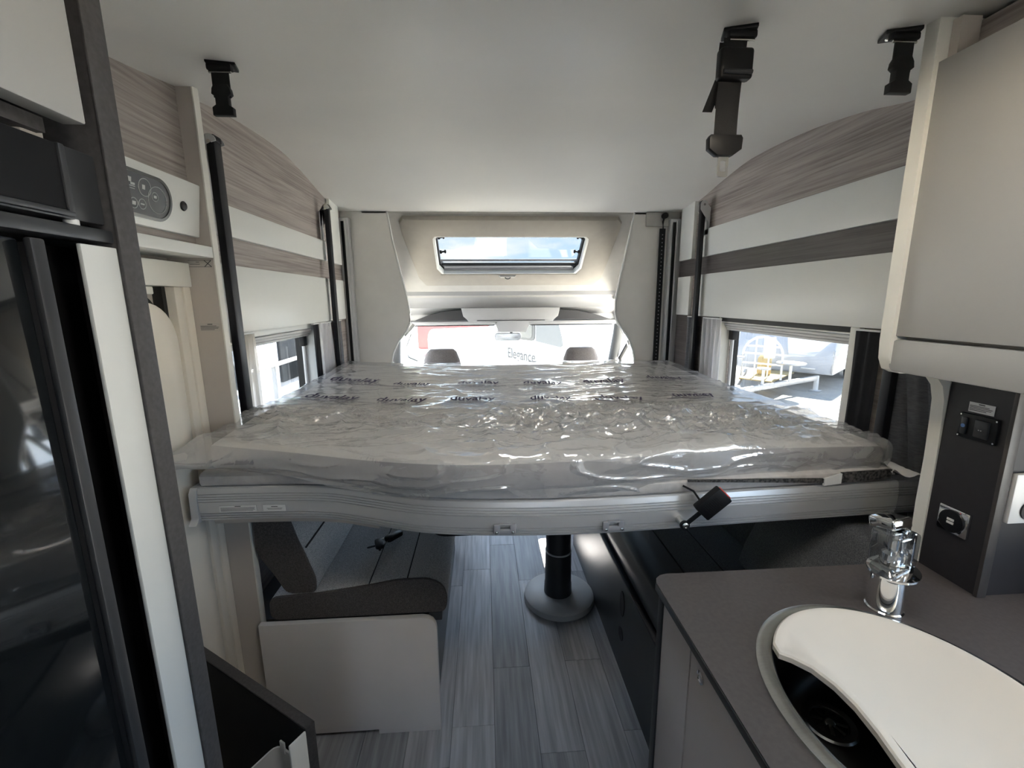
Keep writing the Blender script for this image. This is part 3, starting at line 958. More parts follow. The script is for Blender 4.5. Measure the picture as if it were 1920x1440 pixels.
# ------------------------------------------------------------------ habitation windows
def side_window(name, xin, y0, y1, z0, z1, s, label, strut_y, knob_y):
    """s = +1 for the right wall, -1 for the left; xin = inner face"""
    w = thing(name, (xin, (y0 + y1) / 2, z0), label, 'window', kind='structure')
    x0, x1 = xin, xin + s * 0.05
    lo, hi = min(x0, x1), max(x0, x1)
    for (a, b, c, d) in ((y0, y1, z1 - 0.030, z1), (y0, y1, z0, z0 + 0.03), (y0, y0 + 0.026, z0 + 0.03, z1 - 0.03), (y1 - 0.026, y1, z0 + 0.03, z1 - 0.03)):
        build('frame_bar', MB().box(lo, hi, a, b, c, d, 0.004), 'edge_cream' if s > 0 else 'board_white', w)
    xg = xin + s * 0.085
    o = rrect(y1 - y0 - 0.02, z1 - z0 - 0.02, 0.05, 5, (y0 + y1) / 2, (z0 + z1) / 2)
    i = rrect(y1 - y0 - 0.07, z1 - z0 - 0.07, 0.04, 5, (y0 + y1) / 2, (z0 + z1) / 2)
    m = MB()
    m.loops([[(xg - s * 0.02, a, b) for a, b in o], [(xg - s * 0.02, a, b) for a, b in i], [(xg + s * 0.01, a, b) for a, b in i], [(xg + s * 0.01, a, b) for a, b in o], [(xg - s * 0.02, a, b) for a, b in o]])
    build('rubber_seal', m, 'rubber', w, 40)
    xp = xg + s * 0.012
    build('pane', MB().add([(xp, a, b) for a, b in o], [list(range(len(o)))]), 'pane_right' if s > 0 else 'pane_tint', w, 0)
    # blind cassette along the top
    m = MB()
    for k, (dz, dx) in enumerate(((0.034, 0.012), (0.046, 0.020), (0.058, 0.026))):
        m.box(min(xin + s * dx, xin + s * (dx + 0.03)), max(xin + s * dx, xin + s * (dx + 0.03)), y0 + 0.03, y1 - 0.03, z1 - dz - 0.011, z1 - dz, 0.003)
    build('blind_cassette', m, 'light_plastic', w)
    # stay arm and its hinge blocks
    xa = xin + s * 0.055
    build('stay_arm', MB().cyl((xa, strut_y, z0 + 0.06), (xa, strut_y, z1 - 0.10), 0.008, 10), 'alu', w)
    for zz in (z0 + 0.06, z1 - 0.09):
        build('stay_block', MB().box(xa - 0.014, xa + 0.014, strut_y - 0.018, strut_y + 0.018, zz - 0.03, zz + 0.03, 0.004), 'black_plastic', w)
    build('stay_rail', MB().box(xa + s * 0.008, xa + s * 0.018, strut_y - 0.004, strut_y + 0.022, z0 + 0.03, z1 - 0.05, 0.002), 'rubber', w)
    build('catch', MB().lathe([(0.001, 0), (0.014, 0), (0.016, 0.01), (0.012, 0.026), (0.001, 0.028)], (xa + s * 0.02, knob_y, z0 + 0.28), (-s, 0, 0), 14), 'rubber', w)
    return w
w5 = side_window('window_5', XR, RW[0], RW[1], RW[2], RW[3], 1, 'bright side window right of the mattress looking onto a caravan drawbar', 2.225, 1.435)
build('upper_seal', MB().box(XR - 0.004, XR + 0.02, RW[0], RW[1] - 0.02, RW[3] - 0.024, RW[3] - 0.002, 0.002), 'rubber', w5)
build('jamb', MB().box(XR - 0.018, XR + 0.035, RW[0] - 0.015, RW[0] + 0.022, 0.96, 1.402, 0.003), 'edge_cream', w5)
w6 = side_window('window_6', XL, LW[0], LW[1], LW[2], LW[3], -1, 'side window left of the mattress behind sheer curtains', 2.262, 1.56)

# added rear window, kitchen window and roof light, unseen, to brighten the interior
w7 = thing('window_7', (0.2, -2.37, 0.92), 'small added rear window of the motorhome, out of view', 'window', kind='structure')
for (a, b, c, d) in ((-0.05, 0.45, 1.15, 1.18), (-0.05, 0.45, 1.52, 1.55), (-0.05, -0.02, 1.18, 1.52), (0.42, 0.45, 1.18, 1.52)):
    build('frame_bar', MB().box(a, b, -2.39, -2.33, c, d, 0.004), 'edge_cream', w7)
w8 = thing('window_9', (1.3, -0.04, 0.96), 'added unseen kitchen window above the worktop', 'window', kind='structure')
for (a, b, c, d) in ((-0.60, 0.52, 0.96, 0.98), (-0.60, 0.52, 1.31, 1.33), (-0.60, -0.58, 0.98, 1.31), (0.50, 0.52, 0.98, 1.31)):
    build('frame_bar', MB().box(1.24, 1.30, a, b, c, d, 0.004), 'edge_cream', w8)
build('pane', MB().add([(1.29, -0.58, 0.98), (1.29, 0.50, 0.98), (1.29, 0.50, 1.31), (1.29, -0.58, 1.31)], [[0, 1, 2, 3]]), 'pane_added_kitchen', w8, 0)
w9 = thing('window_8', (0.30, 0.36, 1.98), 'added unseen bronze tinted roof light above the kitchen aisle', 'roof light', kind='structure')
for (a, b, c, d) in ((RX0, RX1, RY0, RY0 + 0.04), (RX0, RX1, RY1 - 0.04, RY1), (RX0, RX0 + 0.04, RY0 + 0.04, RY1 - 0.04), (RX1 - 0.04, RX1, RY0 + 0.04, RY1 - 0.04)):
    build('frame_bar', MB().box(a, b, c, d, 1.965, 2.10, 0.004), 'board_white', w9)
build('pane', MB().add([(RX0, RY0, 2.09), (RX1, RY0, 2.09), (RX1, RY1, 2.09), (RX0, RY1, 2.09)], [[0, 1, 2, 3]]), 'pane_added_roof', w9, 0)

# ================================================================== LEFT SIDE: ENTRANCE, FRIDGE
t = thing('partition_panel', (-0.82, 1.347, 0), 'tall slim taupe partition panel between entrance door and bed', 'partition')
m = MB().box(-0.885, -0.760, 1.336, 1.360, 0, zc(1.347) + 0.002)
build('panel', m, 'taupe', t)
build('edge_strip', MB().box(-0.760, -0.755, 1.335, 1.361, 0, zc(1.347) + 0.002, 0.0015), 'edge_cream', t)
def sticker(name, quad, label, matname, lines, parent=None, up=(0, 0, 1), nrm=(0, -1, 0)):
    """quad = centre, width, height ; print lines are thin bars in the plane"""
    c, w, h = quad
    n = Vector(nrm).normalized()
    upv_ = Vector(up).normalized()
    rt = upv_.cross(n).normalized()
    if parent is None:
        t = thing(name, c, label, 'sticker')
    else:
        t = parent
    M = Matrix(((rt.x, n.x, upv_.x, c[0]), (rt.y, n.y, upv_.y, c[1]), (rt.z, n.z, upv_.z, c[2]), (0, 0, 0, 1)))
    pap = build('paper', MB().box(-w / 2, w / 2, 0, 0.0008, -h / 2, h / 2, m=M), matname, t, 0)
    for (a, b, z, hh) in lines:
        build('print_line', MB().box(a * w, b * w, 0.0008, 0.0011, z * h - hh * h / 2, z * h + hh * h / 2, m=M), 'print_grey', pap if parent is None else t, 0)
    return t
TXT = [(-0.12, 0.12, 0.36, 0.10), (-0.46, 0.30, 0.16, 0.06), (-0.46, 0.42, 0.02, 0.06), (-0.46, 0.38, -0.13, 0.06), (-0.46, 0.20, -0.28, 0.06)]
pict = sticker('pictogram_sticker', ((-0.797, 1.3355, 1.607), 0.066, 0.020), 'clear pictogram sticker with a cross under the entrance shelf', 'label_clear', [(-0.48, 0.48, 0.45, 0.05), (-0.48, 0.48, -0.45, 0.05), (-0.40, 0.0, -0.1, 0.06), (-0.15, -0.02, 0.2, 0.06)])
M = Matrix.Translation((-0.775, 1.3345, 1.607))
for a in (0.75, -0.75):
    build('cross_bar', MB().box(-0.013, 0.013, -0.0006, 0, -0.0009, 0.0009, m=M @ Matrix.Rotation(a, 4, 'Y')), 'print_grey', pict, 0)
sticker('warning_sticker', ((-0.792, 1.3355, 1.428), 0.058, 0.024), 'clear printed warning sticker on the taupe partition panel', 'label_clear', TXT)

# entrance door
d = thing('door_1', (-0.87, 0.85, 0), 'cream moulded entrance door left of the bed', 'entrance door', kind='structure')
leaf = rrect(0.78, 1.40, 0.10, 8, 0.866, 0.80)
m = MB()
cen = (0.866, 0.80)
def ins(poly, dd, w=0.78, h=1.40):
    return [(cen[0] + (a - cen[0]) * (1 - 2 * dd / w), cen[1] + (b - cen[1]) * (1 - 2 * dd / h)) for a, b in poly]
m.loops([[(-0.884, a, b) for a, b in leaf], [(-0.836, a, b) for a, b in leaf], [(-0.828, a, b) for a, b in ins(leaf, 0.010)], [(-0.828, a, b) for a, b in ins(leaf, 0.050)], [(-0.846, a, b) for a, b in ins(leaf, 0.080)], [(-0.849, a, b) for a, b in ins(leaf, 0.10)]], True, True)
build('leaf', m, 'cream', d, 40)
ip = rrect(0.66, 0.66, 0.05, 6, 0.74, 1.03)
m = MB()
m.loops([[(-0.8485, a, b) for a, b in ip], [(-0.838, a, b) for a, b in ip], [(-0.838, a, b) for a, b in rrect(0.645, 0.645, 0.045, 6, 0.74, 1.03)]], False, True)
build('inner_panel', m, 'cream', d, 40)
seal = rrect(0.80, 1.46, 0.12, 8, 0.866, 0.81)
build('door_seal', MB().loops([[(-0.884, a, b) for a, b in seal], [(-0.872, a, b) for a, b in seal], [(-0.872, a, b) for a, b in rrect(0.77, 1.42, 0.10, 8, 0.866, 0.80)]]), 'rubber', d, 40)
build('frame_bar', MB().box(-0.884, -0.826, 0.53, 1.335, 1.542, 1.608, 0.003), 'edge_cream', d)
build('frame_bar', MB().box(-0.884, -0.834, 1.270, 1.301, 0.0, 1.542, 0.003), 'cream', d)
build('frame_bar', MB().box(-0.884, -0.832, 1.3055, 1.335, 0.0, 1.542, 0.003), 'cream', d)
build('frame_gap', MB().box(-0.884, -0.850, 1.301, 1.3055, 0.0, 1.54), 'rubber', d)
build('roller_seal', MB().box(-0.884, -0.858, 1.2565, 1.270, 0.0, 1.542), 'rubber', d)
build('blind_cassette', MB().box(-0.884, -0.838, 0.53, 1.20, 1.520, 1.541, 0.004), 'edge_cream', d)

# white shelf and switch panel above the door
t = thing('entrance_shelf', (-0.82, 0.87, 1.622), 'narrow white shelf above the entrance door', 'shelf')
build('shelf_board', MB().box(-0.884, -0.757, 0.53, 1.335, 1.622, 1.652, 0.002), 'board_white', t)
t = thing('control_panel', (-0.79, 0.9, 1.677), 'white wall panel with grey oval control display above the shelf', 'control panel')
build('fascia', MB().prism([(-0.80, 1.676), (-0.784, 1.676), (-0.7655, 1.812), (-0.80, 1.812)], 'y', 0.53, 1.330, 0.003), 'board_white', t)
# display: axes in the slanted plane
PN = Vector((0.136, 0, -0.0185)).normalized()
PU = Vector((0.0185, 0, 0.136)).normalized()
PC = Vector((-0.7755, 1.065, 1.742))
def cpn(a, b, off):                # a along +y, b up the face
    return PC + Vector((0, a, 0)) + PU * b + PN * off
m = MB()
o1, o2 = rrect(0.30, 0.100, 0.0495, 10), rrect(0.284, 0.086, 0.0425, 10)
m.loops([[cpn(a, b, 0.0) for a, b in o1], [cpn(a, b, 0.004) for a, b in o1], [cpn(a, b, 0.005) for a, b in o2], [cpn(a, b, 0.002) for a, b in o2]])
build('rim', m, 'display_rim', t, 40)
m = MB()
m.loops([[cpn(a, b, 0.0) for a, b in o2], [cpn(a, b, 0.0025) for a, b in o2]], False, True)
disp = build('display', m, 'display_grey', t, 0)
def circ(a, b, r, th=0.0009, a0=0, a1=2 * PI, n=28):
    full = a1 - a0 > 6.2
    pts = [cpn(a + r * math.cos(a0 + (a1 - a0) * i / n), b + r * math.sin(a0 + (a1 - a0) * i / n), 0.003) for i in range(n + (0 if full else 1))]
    return MB().tube(pts, th, 6, full)
for (a, b, r) in ((0.060, 0.018, 0.019), (0.100, -0.002, 0.030), (0.052, -0.020, 0.011), (0.027, -0.022, 0.011), (-0.006, -0.018, 0.012), (0.092, 0.004, 0.010)):
    build('dial_ring', circ(a, b, r), 'display_line', disp)
for (a, b, w, h) in ((0.027, -0.022, 0.010, 0.008), (0.052, -0.020, 0.012, 0.003), (-0.006, -0.018, 0.006, 0.006), (0.056, 0.018, 0.009, 0.010), (0.092, 0.004, 0.009, 0.006), (0.0, 0.022, 0.020, 0.004), (0.012, 0.026, 0.016, 0.010), (0.024, 0.018, 0.012, 0.005), (0.016, 0.013, 0.030, 0.0015), (0.0, 0.008, 0.060, 0.0012)):
    q = [cpn(a + s1 * w / 2, b + s2 * h / 2, 0.0031) for s1, s2 in ((-1, -1), (1, -1), (1, 1), (-1, 1))]
    q2 = [p + PN * 0.0006 for p in q]
    build('icon', MB().loops([q, q2], False, True), 'display_line', disp, 0)
c = cpn(0.195, 0.004, 0.0)
build('button', MB().lathe([(0.001, 0), (0.0115, 0), (0.0125, 0.002), (0.010, 0.005), (0.004, 0.006), (0.001, 0.006)], c, PN, 18), 'black_plastic', t)

# tall fridge cabinet
XF = -0.38
t = thing('fridge_cabinet', (-0.62, 0.2, 0), 'tall dark fridge cabinet with white top door at the left', 'cabinet')
build('end_panel', MB().box(-0.884, XF, 0.503, 0.528, 0, zc(0.5), 0.002), 'grey_edge', t)
build('end_edge', MB().box(XF, XF + 0.003, 0.502, 0.529, 0, zc(0.5), 0.001), 'grey_edge', t)
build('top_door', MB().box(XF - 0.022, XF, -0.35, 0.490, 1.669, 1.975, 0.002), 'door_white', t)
build('door_underside', MB().box(XF - 0.060, XF - 0.022, -0.35, 0.47, 1.655, 1.668), 'grey_edge', t)
build('filler_rail', MB().box(XF - 0.07, XF - 0.045, -0.35, 0.480, 1.650, 1.664), 'taupe', t)
build('hinge', MB().box(XF - 0.05, XF - 0.03, 0.455, 0.478, 1.644, 1.668, 0.003), 'taupe', t)
build('carcass', MB().box(-0.884, XF - 0.075, -0.40, 0.500, 0, 1.975), 'black_matt', t)
build('side_strip', MB().box(XF - 0.0065, XF - 0.002, 0.461, 0.5035, 0.05, 1.556, 0.001), 'strip_white', t)
t = thing('fridge', (XF - 0.04, 0.1, 0.1), 'black fridge with dark glass door built into the tall cabinet', 'fridge')
build('upper_frame', MB().box(XF - 0.045, XF - 0.008, -0.30, 0.5025, 1.578, 1.645, 0.002), 'dark_plastic', t)
build('upper_glass', MB().box(XF - 0.012, XF - 0.0065, -0.30, 0.460, 1.586, 1.644, 0.001), 'black_matt', t)
build('frame_edge', MB().box(XF - 0.012, XF - 0.0045, 0.460, 0.467, 1.583, 1.645, 0.002), 'dark_plastic', t)
build('frame_edge', MB().box(XF - 0.012, XF - 0.0045, -0.30, 0.467, 1.580, 1.586, 0.002), 'dark_plastic', t)
build('divider_bar', MB().box(XF - 0.03, XF - 0.002, -0.30, 0.5025, 1.560, 1.573, 0.002), 'dark_plastic', t)
build('lower_door', MB().box(XF - 0.05, XF - 0.012, -0.30, 0.414, 0.10, 1.555, 0.003), 'black_glass', t)
build('handle_strip', MB().box(XF - 0.012, XF - 0.005, 0.4165, 0.4300, 0.10, 1.556, 0.002), 'dark_plastic', t)
build('door_gap', MB().box(XF - 0.07, XF - 0.045, 0.428, 0.502, 0.10, 1.556), 'black_matt', t)
build('hinge', MB().cyl((XF - 0.014, 0.470, 1.573), (XF - 0.014, 0.470, 1.579), 0.006, 12), 'light_plastic', t)

# low angled panel by the step, with a white plastic bin hooked onto it
A, B = Vector((-0.842, 1.118, 0)), Vector((-0.388, 0.830, 0))
dv = (B - A).normalized()
nv = Vector((dv.y, -dv.x, 0))
if nv.y > 0:
    nv = -nv
t = thing('step_panel', (A + B) / 2, 'low black panel with grey top edge set at an angle beside the step', 'panel')
def slab(p, q, th, z0, z1, bev=0.002):
    L = (q - p).length
    d_ = (q - p).normalized()
    n_ = Vector((d_.y, -d_.x, 0))
    if n_.y > 0:
        n_ = -n_
    M = Matrix(((d_.x, n_.x, 0, p.x), (d_.y, n_.y, 0, p.y), (0, 0, 1, 0), (0, 0, 0, 1)))
    return MB().box(0, L, 0, th, z0, z1, bev, m=M)
build('board', slab(A, B, 0.022, 0.0, 0.594), 'black_matt', t)
build('top_edge', slab(A, B, 0.022, 0.5945, 0.600), 'grey_edge', t)
build('end_edge', slab(B, B + dv * 0.003, 0.022, 0.0, 0.60), 'grey_edge', t)
t = thing('plastic_bin', B + nv * 0.08 - dv * 0.05, 'small white plastic bin with clips at the foot of the fridge', 'bin')
b0 = B + nv * 0.024 - dv * 0.105
M = Matrix(((dv.x, nv.x, 0, b0.x), (dv.y, nv.y, 0, b0.y), (0, 0, 1, 0.28), (0, 0, 0, 1)))
def tub(w, dp, h, th):
    m = MB()
    o_ = rrect(w, dp, 0.02, 4, w / 2, dp / 2)
    i_ = rrect(w - 2 * th, dp - 2 * th, 0.016, 4, w / 2, dp / 2)
    m.loops([[(a, b, 0) for a, b in o_], [(a, b, h) for a, b in o_], [(a, b, h) for a, b in i_], [(a, b, th) for a, b in i_]], True, True)
    return m
build('tub', tub(0.10, 0.13, 0.225, 0.004).xf(M), 'light_plastic', t, 40)
build('flap', MB().box(0.101, 0.107, -0.004, 0.036, 0.0, 0.312, 0.003, m=M), 'board_white', t)
for px in (0.015, 0.07):
    build('clip', MB().box(px, px + 0.016, 0.001, 0.006, 0.215, 0.245, 0.002, m=M), 'light_plastic', t)
ho = [(0.050 + 0.022 * math.cos(a), 0.129, 0.19 + 0.022 * math.sin(a)) for a in [2 * PI * i / 20 for i in range(20)]]
build('vent_ring', MB().tube([M @ Vector(q) for q in ho], 0.003, 8, True), 'light_plastic', t)

# ================================================================== BED
FR = [(-0.81, 1.176), (-0.62, 1.173), (-0.50, 1.166), (-0.42, 1.153), (-0.33, 1.121), (-0.245, 1.088), (-0.16, 1.060), (-0.02, 1.037), (0.12, 1.026), (0.26, 1.023), (0.40, 1.028), (0.55, 1.036), (0.70, 1.045), (0.86, 1.053), (1.02, 1.061), (1.14, 1.067), (1.22, 1.070)]
def yf(x):
    return interp(FR, x)
ZB0, ZB1 = 0.903, 1.000
bed = thing('drop_down_bed', (0.2, 1.8, ZB0), 'lowered drop-down bed with a curved ribbed aluminium front rail', 'bed')
def rail_section():
    pts = [(-0.045, ZB1 - 0.002), (-0.004, ZB1), (0.0, ZB1 - 0.003)]
    def bulge(z):
        k = (z - (ZB0 + ZB1) / 2) / ((ZB1 - ZB0) / 2)
        return 0.006 * (1 - k * k)
    z = ZB1 - 0.016
    pts.append((bulge(z), z))
    for g in (0.984, 0.977, 0.970, 0.963):
        for dz, o in ((0.0, 0.0), (-0.0007, -0.0025), (-0.0022, -0.0025), (-0.0029, 0.0)):
            pts.append((bulge(g + dz) + o, g + dz))
    for g in (0.9285, 0.921, 0.9135):
        for dz, o in ((0.0, 0.0), (-0.0007, -0.0025), (-0.0022, -0.0025), (-0.0029, 0.0)):
            pts.append((bulge(g + dz) + o, g + dz))
    pts += [(0.0, ZB0 + 0.002), (-0.004, ZB0), (-0.045, ZB0)]
    return pts
sec = rail_section()
def rail_mesh(x0, x1, n, grow=0.0):
    m = MB()
    rows = []
    for i in range(n + 1):
        xx = x0 + (x1 - x0) * i / n
        e = 0.004
        d_ = Vector((2 * e, yf(xx + e) - yf(xx - e), 0)).normalized()
        nn = Vector((d_.y, -d_.x, 0))
        rows.append([Vector((xx, yf(xx), z)) + nn * (o + (grow if o > -0.02 else 0)) for o, z in sec])
    k = len(sec)
    m.add([p for r in rows for p in r], [[i * k + j, i * k + j + 1, (i + 1) * k + j + 1, (i + 1) * k + j] for i in range(n) for j in range(k - 1)])
    m.add(rows[0], [list(range(k))])
    m.add(rows[-1], [list(range(k))])
    return m
build('front_rail', rail_mesh(-0.79, 1.137, 150), 'alu', bed, 22)
build('end_cap', rail_mesh(1.1375, 1.215, 8, 0.001), 'alu_grey', bed, 22)
m = MB().prism([(1.150, 0.900), (1.165, 0.915), (1.168, 0.985), (1.178, 1.000), (1.24, 1.000), (1.24, 0.900)], 'x', -0.812, -0.7905, 0.003)
build('end_cap', m, 'alu', bed)
def slab_mesh(x0, x1, off, yb, z0, z1, n=60, r=0.0):
    m = MB()
    top, bot = [], []
    for i in range(n + 1):
        xx = x0 + (x1 - x0) * i / n
        top.append((xx, yf(xx) + off, z1))
        bot.append((xx, yf(xx) + off + r, z0))
    k = n + 1
    vs = top + bot + [(q[0], yb, z1) for q in top] + [(q[0], yb, z0) for q in bot]
    fs = []
    for i in range(n):
        fs += [[i, i + 1, k + i + 1, k + i], [i, 2 * k + i, 2 * k + i + 1, i + 1], [k + i, k + i + 1, 3 * k + i + 1, 3 * k + i], [2 * k + i, 3 * k + i, 3 * k + i + 1, 2 * k + i + 1]]
    fs += [[0, k, 3 * k, 2 * k], [n, 2 * k + n, 3 * k + n, k + n]]
    return m.add(vs, fs)
build('underside', slab_mesh(-0.775, -0.30, 0.02, 2.48, 0.878, 0.9025, 30, 0.012), 'taupe', bed)
build('underside', slab_mesh(0.62, 1.14, 0.02, 2.48, 0.880, 0.9025, 30, 0.05), 'cream', bed)
build('underside', slab_mesh(-0.30, 0.62, 0.03, 2.48, 0.888, 0.9025, 30, 0.01), 'grey_edge', bed)
build('side_rail', MB().box(-0.785, -0.765, 1.24, 2.50, ZB0, ZB1, 0.003), 'alu', bed)
build('side_rail', MB().box(1.160, 1.180, 1.12, 2.50, ZB0, ZB1, 0.003), 'alu', bed)
build('back_rail', MB().box(-0.765, 1.16, 2.48, 2.50, ZB0, ZB1, 0.003), 'alu', bed)
# fabric covered base under the mattress
def base_mesh():
    m = MB()
    n = 90
    rows = []
    for (off, z) in ((0.012, ZB1 + 0.001), (0.006, ZB1 + 0.012), (0.006, ZB1 + 0.030), (0.014, ZB1 + 0.036), (0.03, ZB1 + 0.038)):
        row = []
        for i in range(n + 1):
            xx = -0.785 + 1.90 * i / n
            w = 0.0025 * noise.noise(Vector((xx * 22, z * 30, 0)))
            row.append((xx, yf(xx) + off + w, z))
        rows.append(row)
    rows.append([(q[0], 2.47, ZB1 + 0.038) for q in rows[0]])
    rows.append([(q[0], 2.47, ZB1 + 0.001) for q in rows[0]])
    k = n + 1
    m.add([p for r in rows for p in r], [[i * k + j, i * k + j + 1, (i + 1) * k + j + 1, (i + 1) * k + j] for i in range(len(rows) - 1) for j in range(n)])
    m.add([r[0] for r in rows], [list(range(len(rows)))])
    m.add([r[-1] for r in rows], [list(range(len(rows)))])
    return m
build('fabric_base', base_mesh(), 'base_fabric', bed, 50)
# mesh spacer edges
def ribbon(x0, x1, off, z0a, z1a, z0b, z1b, th=0.006, n=30):
    m = MB()
    fr, bk = [], []
    for i in range(n + 1):
        k = i / n
        xx = x0 + (x1 - x0) * k
        fr += [Vector((xx, yf(xx) + off, z0a + (z0b - z0a) * k)), Vector((xx, yf(xx) + off, z1a + (z1b - z1a) * k))]
    bk = [p + Vector((0, th, 0)) for p in fr]
    N = len(fr)
    fs = []
    for i in range(n):
        a = 2 * i
        fs += [[a, a + 2, a + 3, a + 1], [N + a, N + a + 1, N + a + 3, N + a + 2], [a, N + a, N + a + 2, a + 2], [a + 1, a + 3, N + a + 3, N + a + 1]]
    fs += [[0, 1, N + 1, N], [N - 2, 2 * N - 2, 2 * N - 1, N - 1]]
    return m.add(fr + bk, fs)
build('mesh_spacer', ribbon(0.52, 0.905, -0.004, 1.034, 1.039, 1.009, 1.021), 'mesh_black', bed, 0)
build('mesh_spacer', ribbon(0.955, 1.105, -0.006, 1.006, 1.036, 1.012, 1.038), 'mesh_black', bed, 0)
build('fabric_flap', ribbon(0.905, 0.955, -0.007, 1.002, 1.022, 1.006, 1.034), 'label_white', bed, 0)
m = MB()
m.grid(lambda u, v: Vector((1.10 + 0.085 * u, yf(1.12) - 0.012 + 0.05 * v + 0.01 * math.sin(6 * u), 1.020 + 0.030 * (1 - u) * (0.3 + 0.7 * v) + 0.008 * math.sin(9 * u + 3 * v))), 12, 6)
build('fabric_flap', m, 'label_white', bed, 50)
# two grey strap brackets with screws
for cx in (0.044, 0.322):
    y0 = yf(cx) - 0.006
    m = MB()
    m.box(cx - 0.029, cx - 0.012, y0 - 0.010, y0, 0.916, 0.943, 0.004)
    m.box(cx + 0.012, cx + 0.029, y0 - 0.010, y0, 0.916, 0.943, 0.004)
    m.box(cx - 0.016, cx + 0.016, y0 - 0.009, y0, 0.916, 0.930, 0.002)
    m.box(cx - 0.016, cx + 0.016, y0 - 0.009, y0, 0.940, 0.944, 0.001)
    br = build('strap_bracket', m, 'grey_plastic', bed)
    for s in (-1, 1):
        build('screw', MB().lathe([(0.0005, 0), (0.0042, 0), (0.0036, 0.002), (0.0012, 0.003), (0.0005, 0.003)], (cx + s * 0.0205, y0 - 0.010, 0.923), (0, -1, 0), 12), 'screw', br)
# printed labels on the rail
for (cx, w, ln) in ((-0.685, 0.100, [(-0.08, 0.08, 0.36, 0.10), (-0.46, 0.46, 0.14, 0.05), (-0.46, 0.44, -0.02, 0.05), (-0.46, 0.46, -0.17, 0.05), (-0.46, 0.40, -0.32, 0.05)]), (-0.586, 0.062, [(-0.14, 0.14, 0.20, 0.10), (-0.34, 0.34, -0.05, 0.04), (-0.30, 0.30, -0.2, 0.04)])):
    g = yf(cx + 0.01) - yf(cx - 0.01)
    sticker('label', ((cx, yf(cx) - 0.0068, 0.9405), w, 0.019), '', 'label_white', ln, parent=bed, nrm=(g / 0.02, -1, 0))
# belt buckle on its bolted stalk
P0, P1 = Vector((0.500, 0.995, 0.934)), Vector((0.540, 0.985, 0.985))
ax = (Vector((0.604, 0.978, 1.040)) - P0)
ax.normalize()
side = Vector((0, -1, 0)).cross(ax).normalized()
nn = ax.cross(side).normalized()
def fr_(o, a, b, c):
    return o + side * a + nn * b + ax * c
def obox(o, w, dth, l0, l1, bev=0.003, w2=None):
    M = Matrix(((side.x, nn.x, ax.x, o.x), (side.y, nn.y, ax.y, o.y), (side.z, nn.z, ax.z, o.z), (0, 0, 0, 1)))
    return MB().box(-w / 2, w / 2, -dth / 2, dth / 2, l0, l1, bev, m=M)
stalk = build('buckle_stalk', obox(P0, 0.012, 0.004, -0.004, 0.075, 0.0015), 'black_plastic', bed)
eye = MB().lathe([(0.008, 0), (0.0125, 0), (0.0125, 0.005), (0.008, 0.005)], P0 + Vector((0, 0.0025, 0)), (0, -1, 0), 20)
build('eye', eye, 'black_plastic', stalk)
build('spacer', MB().cyl(P0 + Vector((0, 0.004, 0)), Vector((P0.x, yf(P0.x) - 0.004, P0.z)), 0.010, 18), 'screw', stalk)
build('bolt', MB().lathe([(0.001, 0), (0.0085, 0), (0.0085, 0.002), (0.0055, 0.003), (0.0055, 0.007), (0.003, 0.007), (0.003, 0.004), (0.001, 0.004)], P0 + Vector((0, -0.003, 0)), (0, -1, 0), 18), 'screw', stalk)
bh = build('buckle_housing', obox(P0 + nn * 0.0, 0.050, 0.022, 0.050, 0.128, 0.004), 'black_plastic', bed)
build('red_button', obox(P0, 0.036, 0.013, 0.1275, 0.1305, 0.001), 'buckle_red', bh)
m = MB()
for k in range(9):
    c0 = 0.066 + k * 0.005
    m.v, m.f = m.v, m.f
    mm = obox(P0 + nn * 0.0112, 0.030, 0.0010, c0, c0 + 0.002, 0.0)
    m.add(mm.v, mm.f)
build('grip_ribs', m, 'black_plastic', bh)
q0 = fr_(P0, -0.016, 0, 0.058)
build('cable', MB().tube([q0, q0 + Vector((-0.010, 0.006, 0.012)), q0 + Vector((-0.010, 0.016, 0.030)), q0 + Vector((-0.022, 0.032, 0.050)), q0 + Vector((-0.045, 0.045, 0.060))], 0.0028, 8), 'black_plastic', bh)

# ------------------------------------------------------------------ mattress and its plastic wrap
MF = [(-0.81, 1.235), (-0.78, 1.215), (-0.72, 1.195), (-0.55, 1.148), (-0.42, 1.102), (-0.30, 1.060), (-0.19, 1.030), (-0.06, 1.008), (0.11, 1.005), (0.26, 1.012), (0.39, 1.026), (0.55, 1.042), (0.70, 1.056), (0.85, 1.066), (1.0, 1.074), (1.11, 1.080)]
MX0, MX1, MYB = -0.775, 1.105, 2.52
def ztop(x, y):
    z = 1.121
    z += 0.022 * max(0.0, (-0.35 - x) / 0.45) ** 1.5 * max(0, min(1, (y - 1.15) / 0.3))     # raised on the left
    z += 0.020 * max(0.0, min(1.0, (y - 1.9) / 0.6))                                          # and towards the cab
    z -= 0.010 * max(0.0, (x - 0.75) / 0.35)
    return z
def eprof(d, h, r):
    """arc length from the lower hem -> inset, drop"""
    if d < h - r:
        return 0.0, h - d
    th = (d - (h - r)) / r
    if th < PI / 2:
        return r * (1 - math.cos(th)), r * (1 - math.sin(th))
    return r + (d - (h - r) - r * PI / 2), 0.0
def ridged(p):
    return 1.0 - abs(noise.noise(p))
